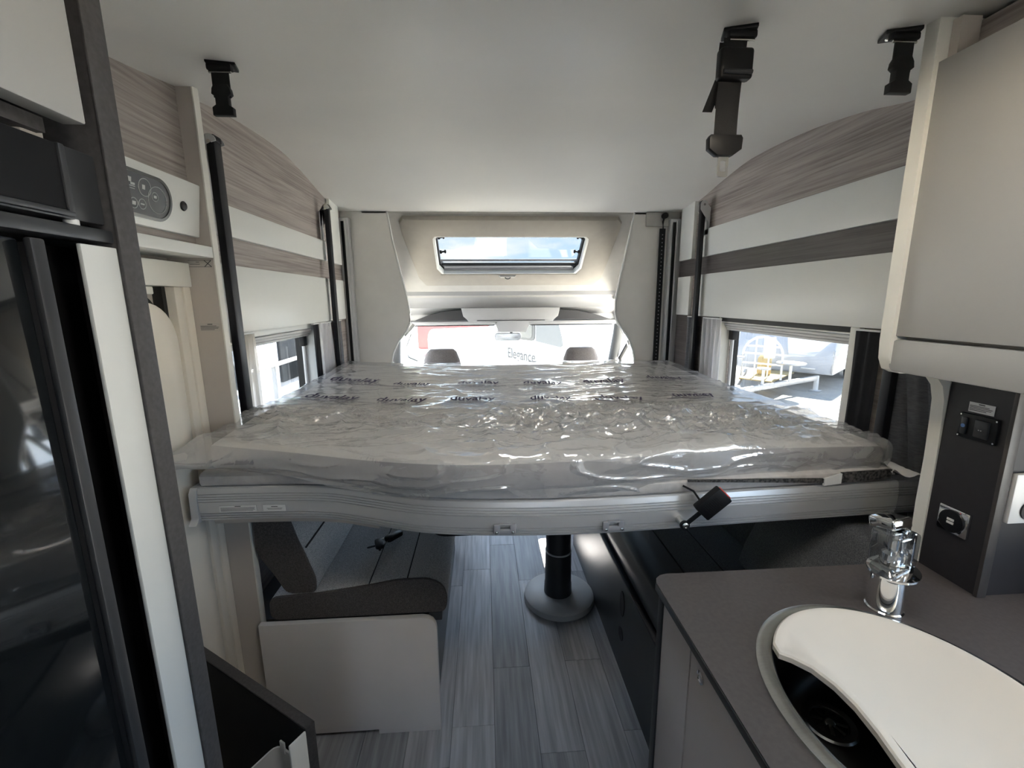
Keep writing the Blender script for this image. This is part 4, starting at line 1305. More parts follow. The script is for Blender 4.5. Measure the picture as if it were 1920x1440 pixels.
def wrinkle(x, y):
    # long soft folds running across the bed, sharper crinkles in the middle
    w = 0.0
    calm = 1 - 0.55 * max(0.0, min(1.0, (y - 1.46) / 0.08))
    w += 0.0035 * noise.noise(Vector((x * 2.6, y * 4.0, 1.7)))
    a = ridged(Vector((x * 2.2 + 0.9 * y, y * 7.5 - 1.6 * x, 3.1)))
    w += 0.010 * calm * a ** 9
    b = ridged(Vector((x * 5.0 - 2.2 * y + 0.6 * noise.noise(Vector((x * 3, y * 3, 9))), y * 13.0 + 1.2 * x, 5.2)))
    w += 0.0060 * calm * b ** 7
    cen_ = math.exp(-(((x - 0.20) / 0.42) ** 2 + ((y - 1.30) / 0.22) ** 2)) + 0.8 * math.exp(-(((x - 0.75) / 0.34) ** 2 + ((y - 1.28) / 0.20) ** 2)) + 0.7 * math.exp(-(((x + 0.55) / 0.25) ** 2 + ((y - 1.42) / 0.15) ** 2))
    wob = 0.35 * noise.noise(Vector((x * 7, y * 7, 2)))
    c = ridged(Vector((x * 9.0 + wob * 3, y * 26.0 + wob * 4, 7.7)))
    d_ = ridged(Vector((x * 17.0 + y * 9, y * 34.0 - x * 8 + wob * 5, 4.4)))
    w += calm * cen_ * (0.022 * c ** 6 + 0.011 * d_ ** 5)
    w += 0.0012 * noise.noise(Vector((x * 22, y * 30, 0.3)))
    # a few long tension folds
    for (x0, y0, x1, y1, am) in ((-0.02, 1.62, 0.16, 1.26, 0.010), (-0.18, 1.95, -0.02, 1.60, 0.006), (0.45, 1.60, 0.22, 1.40, 0.012), (0.90, 1.50, 0.30, 1.22, 0.007), (-0.74, 1.55, -0.56, 1.20, 0.012), (-0.50, 2.1, -0.36, 1.5, 0.005)):
        dx, dy = x1 - x0, y1 - y0
        L = math.hypot(dx, dy)
        s = ((x - x0) * dx + (y - y0) * dy) / (L * L)
        if -0.15 < s < 1.15:
            dist = ((x - x0) * dy - (y - y0) * dx) / L + 0.012 * noise.noise(Vector((s * 5, x0, y0)))
            w += am * math.exp(-abs(dist) / 0.011) * math.sin(PI * max(0, min(1, (s + 0.15) / 1.3)))
    return w
def wrap_point(sx, sy, wx, wy, h, r, grow, wr):
    """sx, sy arc lengths from the left and front hem"""
    ix0, dx0 = eprof(sx, h, r)
    ix1, dx1 = eprof(wx - sx, h, r)
    if sx < wx / 2:
        x = MX0 - grow + ix0
        dx = dx0
    else:
        x = MX1 + grow - ix1
        dx = dx1
    yfr = interp(MF, x) - grow
    yb = MYB + grow
    flat = wy - 2 * (h - r + r * PI / 2)
    iy0, dy0 = eprof(sy, h, r)
    iy1, dy1 = eprof(wy - sy, h, r)
    c0 = h - r + r * PI / 2
    if dy0 > 0 and sy < wy / 2:
        y = yfr + iy0
        dy = dy0
    elif dy1 > 0:
        y = yb - iy1
        dy = dy1
    else:
        y = yfr + r + (sy - c0) / flat * (yb - yfr - 2 * r)
        dy = 0
    drop = min(h, math.hypot(dx, dy))
    z = ztop(x, y) + grow * 0.6 - drop
    return x, y, z, dx, dy, drop
H_, R_ = 0.112, 0.020
FLATX, FLATY = (MX1 - MX0 - 2 * R_), 1.42
WX = FLATX + 2 * (H_ - R_ + R_ * PI / 2)
WY = FLATY + 2 * (H_ - R_ + R_ * PI / 2)
def film_top(x, y):
    return ztop(x, y) + 0.005 + wrinkle(x, y)
def film_pt(u, v):
    x, y, z, dx, dy, drop = wrap_point(u * WX, v * WY, WX, WY, H_, R_, 0.008, True)
    front = v < 0.5
    top_w = max(0.0, 1 - drop / 0.03)
    z += top_w * wrinkle(x, y)
    if drop > 0:
        k = min(1.0, drop / 0.03)
        n1 = 0.0025 * noise.noise(Vector((x * 5, z * 14, 2.2))) + 0.006 * ridged(Vector((x * 4 + z * 9, z * 22 - x * 3, 8.8))) ** 14 + 0.0012 * noise.noise(Vector((x * 25, z * 40, 1)))
        if dy > 0:
            # the side sags in towards the frame
            y += k * ((-n1 if front else n1) + (0.020 * (drop / H_) ** 2 if front else 0))
        if dx > 0:
            x += k * ((-1 if u < 0.5 else 1) * (0.010 * noise.noise(Vector((y * 6, z * 18, 4.2)))))
    # hem heights vary along the front
    if drop > 0.05 and front:
        lift = 0.030 * max(0.0, min(1.0, (-0.30 - x) / 0.35)) + 0.012 * max(0, min(1, (x - 0.45) / 0.5)) + 0.006 * noise.noise(Vector((x * 9, 0, 6)))
        z += lift * (drop - 0.05) / (H_ - 0.05)
    # loose corner pulled out to the left front
    if front:
        g = math.exp(-((x + 0.78) / 0.15) ** 2 - ((y - 1.20) / 0.12) ** 2)
        f = math.exp(-((drop - 0.060) / 0.040) ** 2)
        x -= 0.095 * g * g * f
        y -= 0.085 * g * f
        z += (0.014 + 0.012 * noise.noise(Vector((x * 18, y * 18, 3)))) * g * f
    return Vector((x, y, z))
def core_pt(u, v):
    x, y, z, dx, dy, drop = wrap_point(u * WX, v * WY, WX, WY, H_, R_, -0.006, False)
    if dy > 0 and v < 0.5:
        y += 0.018 * (drop / H_) ** 2
    return Vector((x, y, z - 0.006 + 0.03 * max(0, drop - 0.075) / 0.037))
mt = thing('mattress', (0.2, 1.8, 1.04), 'grey mattress still wrapped in printed clear plastic on the drop-down bed', 'mattress')
core = MB().grid(core_pt, 140, 110)
top_f, side_f = [], []
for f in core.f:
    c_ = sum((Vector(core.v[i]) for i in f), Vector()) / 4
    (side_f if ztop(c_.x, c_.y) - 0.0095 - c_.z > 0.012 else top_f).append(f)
for (nm, fs_, mt_) in (('top_panel', top_f, 'mattress_fabric'), ('shaded_side', side_f, 'mattress_shaded')):  # side faces take the darker copy that paints in their shade
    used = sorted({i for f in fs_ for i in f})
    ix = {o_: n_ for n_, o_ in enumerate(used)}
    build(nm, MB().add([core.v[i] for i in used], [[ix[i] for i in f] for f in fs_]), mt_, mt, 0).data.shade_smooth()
wrap = build('plastic_wrap', MB().grid(film_pt, 520, 420), 'film', mt, 0)
wrap.data.shade_smooth()

def text_mesh(body, size):
    cu = bpy.data.curves.new('lettering_source', 'FONT')
    cu.body = body
    cu.size = size
    cu.align_x = 'CENTER'
    cu.resolution_u = 3
    cu.offset = size * 0.018
    o = bpy.data.objects.new('lettering_source', cu)
    COL.objects.link(o)
    dg = bpy.context.evaluated_depsgraph_get()
    me = o.evaluated_get(dg).to_mesh()
    vs = [v.co.copy() for v in me.vertices]
    fs = [list(p.vertices) for p in me.polygons]
    o.evaluated_get(dg).to_mesh_clear()
    bpy.data.objects.remove(o)
    bpy.data.curves.remove(cu)
    return vs, fs
tv, tf = text_mesh('duvalay', 0.095)
b = bmesh.new()
bv = [b.verts.new(q) for q in tv]
for f in tf:
    try:
        b.faces.new([bv[i] for i in f])
    except ValueError:
        pass
# the flourish under the word
for (x0, x1, y0, th) in ((-0.21, 0.05, -0.034, 0.005), (0.09, 0.19, -0.045, 0.004), (-0.08, 0.09, -0.050, 0.003)):
    n = 8
    lo = [b.verts.new((x0 + (x1 - x0) * i / n, y0, 0)) for i in range(n + 1)]
    hi = [b.verts.new((x0 + (x1 - x0) * i / n, y0 + th, 0)) for i in range(n + 1)]
    for i in range(n):
        b.faces.new((lo[i], lo[i + 1], hi[i + 1], hi[i]))
bmesh.ops.triangulate(b, faces=b.faces[:])
long_e = [e for e in b.edges if e.calc_length() > 0.02]
bmesh.ops.subdivide_edges(b, edges=long_e, cuts=2)
bmesh.ops.triangulate(b, faces=b.faces[:])
b.verts.index_update()
LV = [v.co.copy() for v in b.verts]
LF = [[v.index for v in f.verts] for f in b.faces]
b.free()
for (cx, cy_, rot, sc_) in ((-0.59, 1.975, -0.10, 0.80), (-0.325, 1.925, -0.12, 0.62), (-0.03, 1.92, -0.05, 0.66), (0.257, 1.90, -0.10, 0.62), (0.539, 1.90, 0.02, 0.68), (0.848, 1.97, 0.06, 0.62),
                          (-0.585, 1.645, -0.12, 0.72), (-0.316, 1.60, -0.12, 0.66), (-0.048, 1.60, -0.03, 0.60), (0.245, 1.585, -0.08, 0.55), (0.513, 1.575, -0.03, 0.62), (0.807, 1.60, 0.05, 0.60)):
    m = MB()
    vs = []
    for q in LV:
        px = cx + sc_ * (q.x * math.cos(rot) - q.y * 1.5 * math.sin(rot))
        py = cy_ + sc_ * (q.x * math.sin(rot) + q.y * 1.5 * math.cos(rot))
        vs.append((px, py, film_top(px, py) + 0.005))
    m.add(vs, LF)
    build('printed_word', m, 'print_purple', wrap, 0)

# ------------------------------------------------------------------ lift struts
def strut(x, y, s, z1, label, w=0.032):
    t = thing('lift_strut', (x, y, 0.95), label, 'lift strut', 'black struts that lift the bed')
    build('tube', MB().box(x - 0.012, x + 0.012, y - w / 2, y + w / 2, 0.95, z1, 0.004), 'strut_black', t)
    # galvanised bracket ears at the top
    def ear(yy, th):
        pts = [(x + s * 0.022 + 0.0, z1 - 0.075), (x + s * 0.022, z1 - 0.05), (x - s * 0.0, z1 + 0.012)]
        out = []
        for i in range(9):
            a = PI * i / 8
            out.append((x - s * 0.0 + 0.020 * math.cos(a), z1 - 0.004 + 0.020 * math.sin(a)))
        return MB().prism([(x + 0.02, z1 - 0.004)] + out[1:] + [(x - 0.02, z1 - 0.03), (x - s * 0.028, z1 - 0.095), (x - s * 0.034, z1 - 0.095), (x - s * 0.034, z1 - 0.02)], 'y', yy, yy + th)
    e1 = build('bracket_ear', ear(y - w / 2 - 0.005, 0.003), 'light_plastic', t)
    build('pin', MB().cyl((x, y - w / 2 - 0.008, z1 - 0.006), (x, y + w / 2 + 0.008, z1 - 0.006), 0.006, 12), 'screw', e1)
    build('bracket_ear', ear(y + w / 2 + 0.002, 0.003), 'light_plastic', t)
    build('cap', MB().box(x - 0.014, x + 0.014, y - w / 2 - 0.001, y + w / 2 + 0.001, z1 - 0.002, z1 + 0.016, 0.004), 'strut_black', t)
    build('wall_plate', MB().box(min(x - s * 0.030, x - s * 0.036), max(x - s * 0.030, x - s * 0.036), y - w / 2 - 0.006, y + w / 2 + 0.006, z1 - 0.16, z1 - 0.02, 0.001), 'light_plastic', t)
    return t
strut(-0.803, 1.492, 1, 1.975, 'black lift strut beside the taupe partition at the near left of the bed', 0.040)
strut(-0.803, 2.470, 1, 1.976, 'black lift strut by the bulkhead at the far left of the bed')
strut(1.200, 2.445, -1, 2.002, 'black lift strut beside the right window at the far end of the bed')
strut(1.200, 1.205, -1, 1.985, 'black lift strut at the near right with only its bracket showing behind the overhead cupboard')

# ------------------------------------------------------------------ straps hanging from the ceiling
def anchor(t, cx, cy_, z, tilt):
    M = Matrix.Translation((cx, cy_, z)) @ Matrix.Rotation(tilt, 4, 'Z')
    build('anchor_plate', MB().box(-0.030, 0.030, -0.018, 0.018, -0.005, 0.003, 0.002, m=M), 'black_plastic', t)
    for s in (-0.018, 0.018):
        build('screw', MB().lathe([(0.0005, 0), (0.005, 0), (0.004, 0.002), (0.0005, 0.003)], M @ Vector((s, 0.004, -0.005)), (0, 0, -1), 12), 'screw', t)
    build('loop_bar', MB().cyl((cx - 0.024, cy_ - 0.012, z - 0.020), (cx + 0.024, cy_ - 0.012, z - 0.020), 0.0025, 10), 'screw', t)
    build('loop', MB().box(cx - 0.027, cx + 0.027, cy_ - 0.018, cy_ - 0.002, z - 0.017, z - 0.004, 0.003), 'black_plastic', t)
def clip_strap(cx, cy_, label, tilt):
    z = zc(cy_)
    t = thing('ceiling_strap', (cx, cy_, z - 0.11), label, 'strap', 'black straps hanging from the ceiling')
    anchor(t, cx, cy_, z - 0.003, tilt)
    y = cy_ - 0.012
    build('webbing', MB().box(cx - 0.019, cx + 0.019, y - 0.002, y + 0.002, z - 0.075, z - 0.021, 0.001), 'webbing', t)
    out = [(-0.025, 0), (0.025, 0), (0.025, 0.018), (0.016, 0.024), (0.016, 0.042), (0.024, 0.048), (0.022, 0.060), (0.016, 0.070), (-0.016, 0.070), (-0.022, 0.060), (-0.024, 0.048), (-0.016, 0.042), (-0.016, 0.024), (-0.025, 0.018)]
    z0 = z - 0.113
    build('clip_buckle', MB().prism([(cx + a * 0.9, z0 + b * 0.92) for a, b in out], 'y', y - 0.007, y + 0.007, 0.002), 'black_plastic', t)
    return t
clip_strap(-0.577, 1.145, 'short black clip strap hanging from the ceiling above the left of the bed', 0.25)
clip_strap(0.812, 0.905, 'short black clip strap beside the white overhead cupboard', -0.35)
cx, cy_ = 0.485, 0.915
z = zc(cy_)
t = thing('ceiling_strap', (cx, cy_, 1.74), 'long black belt strap with a metal tongue hanging from the ceiling', 'strap', 'black straps hanging from the ceiling')
anchor(t, cx + 0.012, cy_, z - 0.003, -0.35)
y = cy_ - 0.012
build('webbing', MB().grid(lambda u, v: Vector((cx + (u - 0.5) * 0.046 - 0.006 * v, y + 0.006 * math.sin(v * 3), z - 0.020 - v * 0.190)), 4, 24), 'webbing', t)
build('webbing', MB().grid(lambda u, v: Vector((cx + (u - 0.5) * 0.046, y + 0.016 + 0.006 * math.sin(v * 3), z - 0.020 - v * 0.115)), 4, 16), 'webbing', t)
build('adjuster', MB().box(cx - 0.031, cx + 0.034, y - 0.010, y + 0.012, z - 0.092, z - 0.038, 0.006, 3), 'black_plastic', t)
build('adjuster_bar', MB().cyl((cx - 0.026, y - 0.012, z - 0.082), (cx + 0.030, y - 0.012, z - 0.082), 0.004, 10), 'dark_plastic', t)
build('loose_end', MB().grid(lambda u, v: Vector((cx - 0.028 + u * 0.02 - 0.012 * v, y + 0.014 + 0.02 * v, z - 0.085 - v * 0.05)), 3, 8), 'webbing', t)
zt2 = z - 0.200
tg = build('tongue_cover', MB().prism([(cx - 0.006 + a, zt2 + b) for a, b in ((-0.034, 0.006), (-0.030, 0.012), (0.030, 0.012), (0.034, 0.006), (0.033, -0.014), (0.016, -0.026), (-0.016, -0.026), (-0.033, -0.014))], 'y', y - 0.006, y + 0.012, 0.003), 'black_plastic', t)
m = MB()
ox, oz = cx - 0.006, zt2 - 0.024
m.loops([[(ox + a, y + 0.001, oz + b) for a, b in rrect(0.021, 0.040, 0.003, 3, 0, -0.020)], [(ox + a, y + 0.004, oz + b) for a, b in rrect(0.021, 0.040, 0.003, 3, 0, -0.020)], [(ox + a, y + 0.004, oz + b) for a, b in rrect(0.012, 0.020, 0.002, 3, 0, -0.020)], [(ox + a, y + 0.001, oz + b) for a, b in rrect(0.012, 0.020, 0.002, 3, 0, -0.020)], [(ox + a, y + 0.001, oz + b) for a, b in rrect(0.021, 0.040, 0.003, 3, 0, -0.020)]])
build('metal_tongue', m, 'screw', tg)

# ================================================================== KITCHEN
# worktop with a round cut-out
SCX, SCY, SRX, SRY = 0.63, 0.498, 0.195, 0.220
def ell(rx, ry, n=64, cx=SCX, cy_=SCY):
    return [(cx + rx * math.cos(2 * PI * i / n), cy_ + ry * math.sin(2 * PI * i / n)) for i in range(n)]
def rect_loop(x0, x1, y0, y1, n=64, r=0.02):
    """loop of n points around a rectangle matching the angles of ell()"""
    out = []
    for i in range(n):
        a = 2 * PI * i / n
        c, s_ = math.cos(a), math.sin(a)
        ts = []
        if c > 1e-9: ts.append((x1 - SCX) / c)
        if c < -1e-9: ts.append((x0 - SCX) / c)
        if s_ > 1e-9: ts.append((y1 - SCY) / s_)
        if s_ < -1e-9: ts.append((y0 - SCY) / s_)
        k = min(ts)
        out.append((SCX + c * k, SCY + s_ * k))
    return out
wt = thing('worktop', (0.8, 0.2, 0.868), 'dark brown kitchen worktop with a round sink cut-out', 'worktop')
m = MB()
WT0, WT1 = 0.884, 0.900
# near piece, far piece and the pieces round the sink
def plate(m, poly, z0, z1):
    return m.prism(poly, 'z', z0, z1)
far = [(0.36, 0.26), (1.248, 0.26), (1.248, 0.852), (0.395, 0.852), (0.378, 0.848), (0.366, 0.838), (0.36, 0.820)]
# dense outline of the far piece, matched by angle to the hole
def ray_hit(poly, a):
    c, s_ = math.cos(a), math.sin(a)
    best = None
    for i in range(len(poly)):
        x0, y0 = poly[i]
        x1, y1 = poly[(i + 1) % len(poly)]
        dx, dy = x1 - x0, y1 - y0
        det = c * (-dy) - s_ * (-dx)
        if abs(det) < 1e-12:
            continue
        bx_, by_ = x0 - SCX, y0 - SCY
        tt = (bx_ * (-dy) - by_ * (-dx)) / det
        uu = (c * by_ - s_ * bx_) / det
        if tt > 0 and -1e-6 <= uu <= 1 + 1e-6:
            best = tt if best is None else min(best, tt)
    return (SCX + c * best, SCY + s_ * best)
angs = sorted(set([2 * PI * i / 72 for i in range(72)] + [math.atan2(p[1] - SCY, p[0] - SCX) % (2 * PI) for p in far]))
o_ = [ray_hit(far, a) for a in angs]
h_ = [(SCX + 0.190 * math.cos(a), SCY + 0.214 * math.sin(a)) for a in angs]
m.loops([[(a, b_, WT1) for a, b_ in h_], [(a, b_, WT1) for a, b_ in o_], [(a, b_, WT0) for a, b_ in o_], [(a, b_, WT0) for a, b_ in h_], [(a, b_, WT1) for a, b_ in h_]])
build('slab', m, 'worktop', wt, 20)
build('slab', MB().box(0.36, 1.248, -1.0, 0.26, WT0, WT1), 'worktop', wt)
build('front_edge', MB().box(0.3575, 0.36, -1.0, 0.822, WT0, WT1 - 0.001, 0.001), 'worktop_edge', wt)
kc = thing('kitchen_cabinet', (0.8, 0.3, 0), 'kitchen base cabinet with pale doors under the dark worktop', 'cabinet')
m = MB()
m.box(0.405, 1.245, 0.815, 0.835, 0.0, 0.864)
build('end_panel', MB().box(0.378, 1.245, 0.826, 0.848, 0.0, 0.8835, 0.001), 'bench_dark', kc)
build('carcass', MB().box(0.62, 1.245, -0.98, 0.824, 0.08, 0.60), 'bench_dark', kc)
build('front_board', MB().box(0.405, 0.415, -0.98, 0.825, 0.08, 0.883), 'bench_dark', kc)
build('plinth', MB().box(0.44, 0.46, -0.98, 0.825, 0.0, 0.08), 'black_matt', kc)
for (y0, y1) in ((0.699, 0.823), (0.15, 0.695), (-0.45, 0.146)):
    dr = build('cabinet_door', MB().box(0.380, 0.4045, y0, y1, 0.085, 0.878, 0.0015), 'cabinet_lilac', kc)
    if y0 == 0.15:
        build('push_knob', MB().lathe([(0.001, 0), (0.012, 0), (0.012, 0.002), (0.008, 0.003), (0.007, 0.0015), (0.001, 0.0015)], (0.380, 0.655, 0.826), (-1, 0, 0), 20), 'chrome', dr)
# sink
sk_ = thing('sink', (SCX, SCY, 0.80), 'round stainless steel sink set in the dark worktop', 'sink')
m = MB()
N = 72
def el3(rx, ry, z, n=N):
    return [(SCX + rx * math.cos(2 * PI * i / n), SCY + ry * math.sin(2 * PI * i / n), z) for i in range(n)]
m.loops([el3(0.208, 0.233, 0.9005), el3(0.207, 0.232, 0.9035), el3(0.203, 0.228, 0.9050), el3(0.186, 0.210, 0.9050), el3(0.182, 0.206, 0.9030), el3(0.180, 0.204, 0.8990)])
build('rim', m, 'steel', sk_, 40)
m = MB()
m.loops([el3(0.180, 0.204, 0.8990), el3(0.176, 0.200, 0.86), el3(0.168, 0.190, 0.80), el3(0.150, 0.172, 0.772), el3(0.12, 0.14, 0.766), el3(0.03, 0.03, 0.764)], False, True)
build('bowl', m, 'bowl_steel', sk_, 50)
DX, DY, DZ = 0.588, 0.602, 0.7685
dr = build('drain', MB().lathe([(0.040, 0.0), (0.043, 0.004), (0.040, 0.007), (0.030, 0.006), (0.028, 0.001), (0.001, 0.001)], (DX, DY, DZ), (0, 0, 1), 32), 'steel', sk_, 40)
build('basket_floor', MB().lathe([(0.027, 0), (0.027, 0.002), (0.001, 0.002)], (DX, DY, DZ + 0.0012), (0, 0, 1), 24), 'rubber', dr)
for k in range(4):
    M = Matrix.Translation((DX, DY, DZ + 0.0045)) @ Matrix.Rotation(PI / 4 * k + 0.3, 4, 'Z')
    build('basket_bar', MB().box(-0.027, 0.027, -0.003, 0.003, -0.001, 0.001, m=M), 'steel', dr)
build('basket_hub', MB().lathe([(0.010, 0), (0.010, 0.004), (0.006, 0.007), (0.001, 0.008)], (DX, DY, DZ + 0.004), (0, 0, 1), 18), 'steel', dr)
# cutting board lid
cb = thing('chopping_board', (0.68, 0.5, 0.906), 'cream crescent chopping board lid lying over the sink', 'chopping board')
cut = [(0.500, 0.300), (0.508, 0.340), (0.513, 0.385), (0.519, 0.430), (0.526, 0.465), (0.530, 0.505), (0.527, 0.540), (0.516, 0.573), (0.498, 0.594), (0.483, 0.605)]
arc = []
a0 = math.atan2((0.627 - SCY) / 0.205, (0.487 - SCX) / 0.181)
a1 = math.atan2((0.30 - SCY) / 0.205, (0.515 - SCX) / 0.181)
if a1 > 0: a1 -= 2 * PI
for i in range(49):
    a = a0 + (a1 - a0) * i / 48
    arc.append((SCX + 0.183 * math.cos(a), SCY + 0.207 * math.sin(a)))
outl = arc + cut
def shrink(poly, d_):
    cx = sum(p[0] for p in poly) / len(poly)
    cy2 = sum(p[1] for p in poly) / len(poly)
    n = len(poly)
    area = sum(poly[i][0] * poly[(i + 1) % n][1] - poly[(i + 1) % n][0] * poly[i][1] for i in range(n))
    sg = 1 if area > 0 else -1
    out = []
    for i in range(n):
        p0, p2 = Vector(poly[i - 1]), Vector(poly[(i + 1) % n])
        tn = (p2 - p0).normalized()
        out.append((poly[i][0] - sg * tn.y * d_, poly[i][1] + sg * tn.x * d_))
    return out
z0, z1 = 0.9052, 0.9172
m = MB()
m.loops([[(a, b_, z0) for a, b_ in outl], [(a, b_, z1 - 0.003) for a, b_ in outl], [(a, b_, z1) for a, b_ in shrink(outl, 0.003)], [(a, b_, z1) for a, b_ in shrink(outl, 0.012)], [(a, b_, z1 - 0.002) for a, b_ in shrink(outl, 0.016)]], True, True)
build('board', m, 'cutting_board', cb, 35)

# faucet
fa = thing('mixer_tap', (0.772, 0.712, 0.90), 'chrome mixer tap with a clear top standing behind the sink', 'tap')
FX, FY = 0.774, 0.714
build('base_ring', MB().lathe([(0.031, 0.0), (0.031, 0.003), (0.029, 0.005), (0.001, 0.005)], (FX, FY, 0.9002), (0, 0, 1), 32), 'chrome', fa)
build('body', MB().lathe([(0.0285, 0.0), (0.029, 0.004), (0.0275, 0.05), (0.0265, 0.080), (0.026, 0.082), (0.001, 0.082)], (FX, FY, 0.905), (0, 0, 1), 36), 'chrome', fa, 40)
# spout lip leaning out over the sink
def sp_loop(k, z, rx, ry, dx, dy):
    return [(FX + dx + rx * math.cos(2 * PI * i / 32), FY + dy + ry * math.sin(2 * PI * i / 32), z + k * (math.cos(2 * PI * i / 32 - PI * 1.15))) for i in range(32)]
build('spout', MB().loops([sp_loop(0, 0.978, 0.0245, 0.0245, 0, 0), sp_loop(-0.004, 0.986, 0.034, 0.034, -0.006, -0.010), sp_loop(-0.005, 0.991, 0.040, 0.040, -0.009, -0.014), sp_loop(-0.005, 0.995, 0.040, 0.040, -0.009, -0.014), sp_loop(-0.003, 0.998, 0.030, 0.032, -0.004, -0.006)], True, True), 'chrome', fa, 50)
build('aerator', MB().lathe([(0.012, 0), (0.013, 0.006), (0.001, 0.006)], (FX - 0.018, FY - 0.024, 0.977), (0, 0, 1), 18), 'rubber', fa)
glass('acrylic', (0.70, 0.72, 0.74), f0=0.16)
MT = Matrix.Translation((FX - 0.004, FY - 0.004, 0.998)) @ Matrix.Rotation(0.25, 4, 'Z')
build('clear_block', MB().box(-0.030, 0.028, -0.026, 0.026, 0.0, 0.070, 0.006, 3, m=MT), 'acrylic', fa)
build('cartridge', MB().lathe([(0.016, 0), (0.016, 0.02), (0.009, 0.026), (0.009, 0.050), (0.013, 0.054), (0.013, 0.068), (0.001, 0.068)], (FX - 0.002, FY, 0.999), (0, 0, 1), 24), 'chrome', fa, 40)
build('lever', MB().box(-0.022, 0.030, -0.022, 0.024, 0.071, 0.092, 0.005, 3, m=MT @ Matrix.Rotation(-0.18, 4, 'X')), 'chrome', fa)
build('back_plate', MB().box(0.018, 0.027, -0.020, 0.026, 0.0, 0.070, 0.003, 2, m=MT), 'chrome', fa)

# socket column with its switches
sc = thing('socket_column', (1.12, 0.79, 0.90), 'dark splashback column with switches at the end of the worktop', 'splashback column')
build('column', MB().box(0.988, 1.248, 0.732, 0.850, 0.9005, 1.335), 'splash', sc)
build('corner_strip', MB().box(0.984, 1.004, 0.726, 0.734, 0.9005, 1.335, 0.001), 'splash_edge', sc)
build('backsplash', MB().box(1.225, 1.248, 0.53, 0.732, 0.9005, 1.335), 'splash_edge', sc)
def on_col(y, z):
    return (0.9875, y, z)
sw = thing('switch_panel', (0.985, 0.783, 1.22), 'black double switch panel on the dark column', 'switch panel')
build('plate', MB().box(0.982, 0.988, 0.748, 0.818, 1.214, 1.266, 0.002), 'black_plastic', sw)
for (a, b_, mt_) in ((0.800, 0.811, 'dark_plastic'), (0.760, 0.786, 'dark_plastic')):
    r = build('rocker', MB().box(0.978, 0.983, a, b_, 1.222, 1.258, 0.002), mt_, sw)
    if a > 0.79:
        build('blue_lamp', MB().cyl((0.9775, 0.8055, 1.240), (0.979, 0.8055, 1.240), 0.004, 12), 'blue_paint', r)
    else:
        for yy in (0.772, 0.776):
            build('dot', MB().cyl((0.9775, yy, 1.238), (0.979, yy, 1.238), 0.0012, 8), 'light_plastic', r)
for (a, b_) in ((0.815, 1.262), (0.751, 1.262), (0.815, 1.218), (0.751, 1.218)):
    build('screw', MB().cyl((0.981, a, b_), (0.983, a, b_), 0.0018, 8), 'screw', sw)
sticker('warning_sticker', ((0.9872, 0.785, 1.2795), 0.046, 0.020), 'white printed sticker above the black switch panel', 'label_white', TXT, nrm=(-1, 0, 0))
us = thing('usb_socket', (0.985, 0.793, 1.01), 'chrome framed round USB socket on the dark column', 'socket')
build('frame', MB().box(0.980, 0.988, 0.762, 0.823, 1.006, 1.062, 0.003), 'chrome', us)
build('insert', MB().lathe([(0.024, 0), (0.024, 0.004), (0.019, 0.005), (0.001, 0.003)], (0.9800, 0.7925, 1.034), (-1, 0, 0), 28), 'black_plastic', us, 40)
for z_ in (1.0375, 1.0305):
    build('usb_port', MB().box(0.9745, 0.9765, 0.786, 0.799, z_ - 0.0022, z_ + 0.0022), 'light_plastic', us)
so = thing('mains_socket', (1.06, 0.72, 1.05), 'white mains socket plate at the right edge on the splashback', 'socket')
build('plate', MB().box(1.008, 1.10, 0.7205, 0.7315, 1.064, 1.166, 0.003), 'light_plastic', so)
build('insert', MB().lathe([(0.020, 0), (0.020, 0.003), (0.001, 0.001)], (1.048, 0.7205, 1.092), (0, -1, 0), 24), 'rubber', so)

# cream end partition: lower upright sweeping into the overhead cupboard
ep = thing('end_partition', (1.05, 0.867, 0.9), 'pale curved end partition between worktop and bed', 'partition')
front = [(0.990, 0.900), (0.986, 1.04), (0.987, 1.143), (0.984, 1.232), (0.981, 1.280), (0.972, 1.312), (0.955, 1.332), (0.936, 1.340), (0.870, 1.342), (0.852, 1.350), (0.842, 1.372), (0.839, 1.41), (0.838, zc(0.875) + 0.001)]
dens = []
for i in range(len(front) - 1):
    for k in range(4):
        f = k / 4
        dens.append((front[i][0] * (1 - f) + front[i + 1][0] * f, front[i][1] * (1 - f) + front[i + 1][1] * f))
dens.append(front[-1])
poly = dens + [(1.248, zc(0.875) + 0.001), (1.248, 0.9005)]
poly = [(a, max(b_, 0.9005)) for a, b_ in poly]
m = MB().prism(poly, 'y', 0.8525, 0.879)
build('panel', m, 'edge_cream', ep, 35)

# overhead cupboard
oc = thing('overhead_cupboard', (1.05, 0.3, 1.345), 'white overhead kitchen cupboard at the upper right', 'cupboard')
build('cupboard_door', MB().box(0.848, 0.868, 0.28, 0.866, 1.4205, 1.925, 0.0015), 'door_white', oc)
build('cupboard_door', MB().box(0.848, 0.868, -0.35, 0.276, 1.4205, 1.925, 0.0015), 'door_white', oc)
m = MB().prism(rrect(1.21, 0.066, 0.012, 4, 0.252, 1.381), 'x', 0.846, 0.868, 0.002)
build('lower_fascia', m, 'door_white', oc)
build('carcass', MB().box(0.872, 1.245, -0.35, 0.851, 1.348, 1.93), 'taupe', oc)
build('top_filler', MB().box(0.900, 0.915, -0.35, 0.851, 1.93, 1.984), 'wood', oc)
build('end_filler', MB().box(0.862, 0.900, 0.835, 0.8515, 1.926, 1.992), 'taupe', oc)

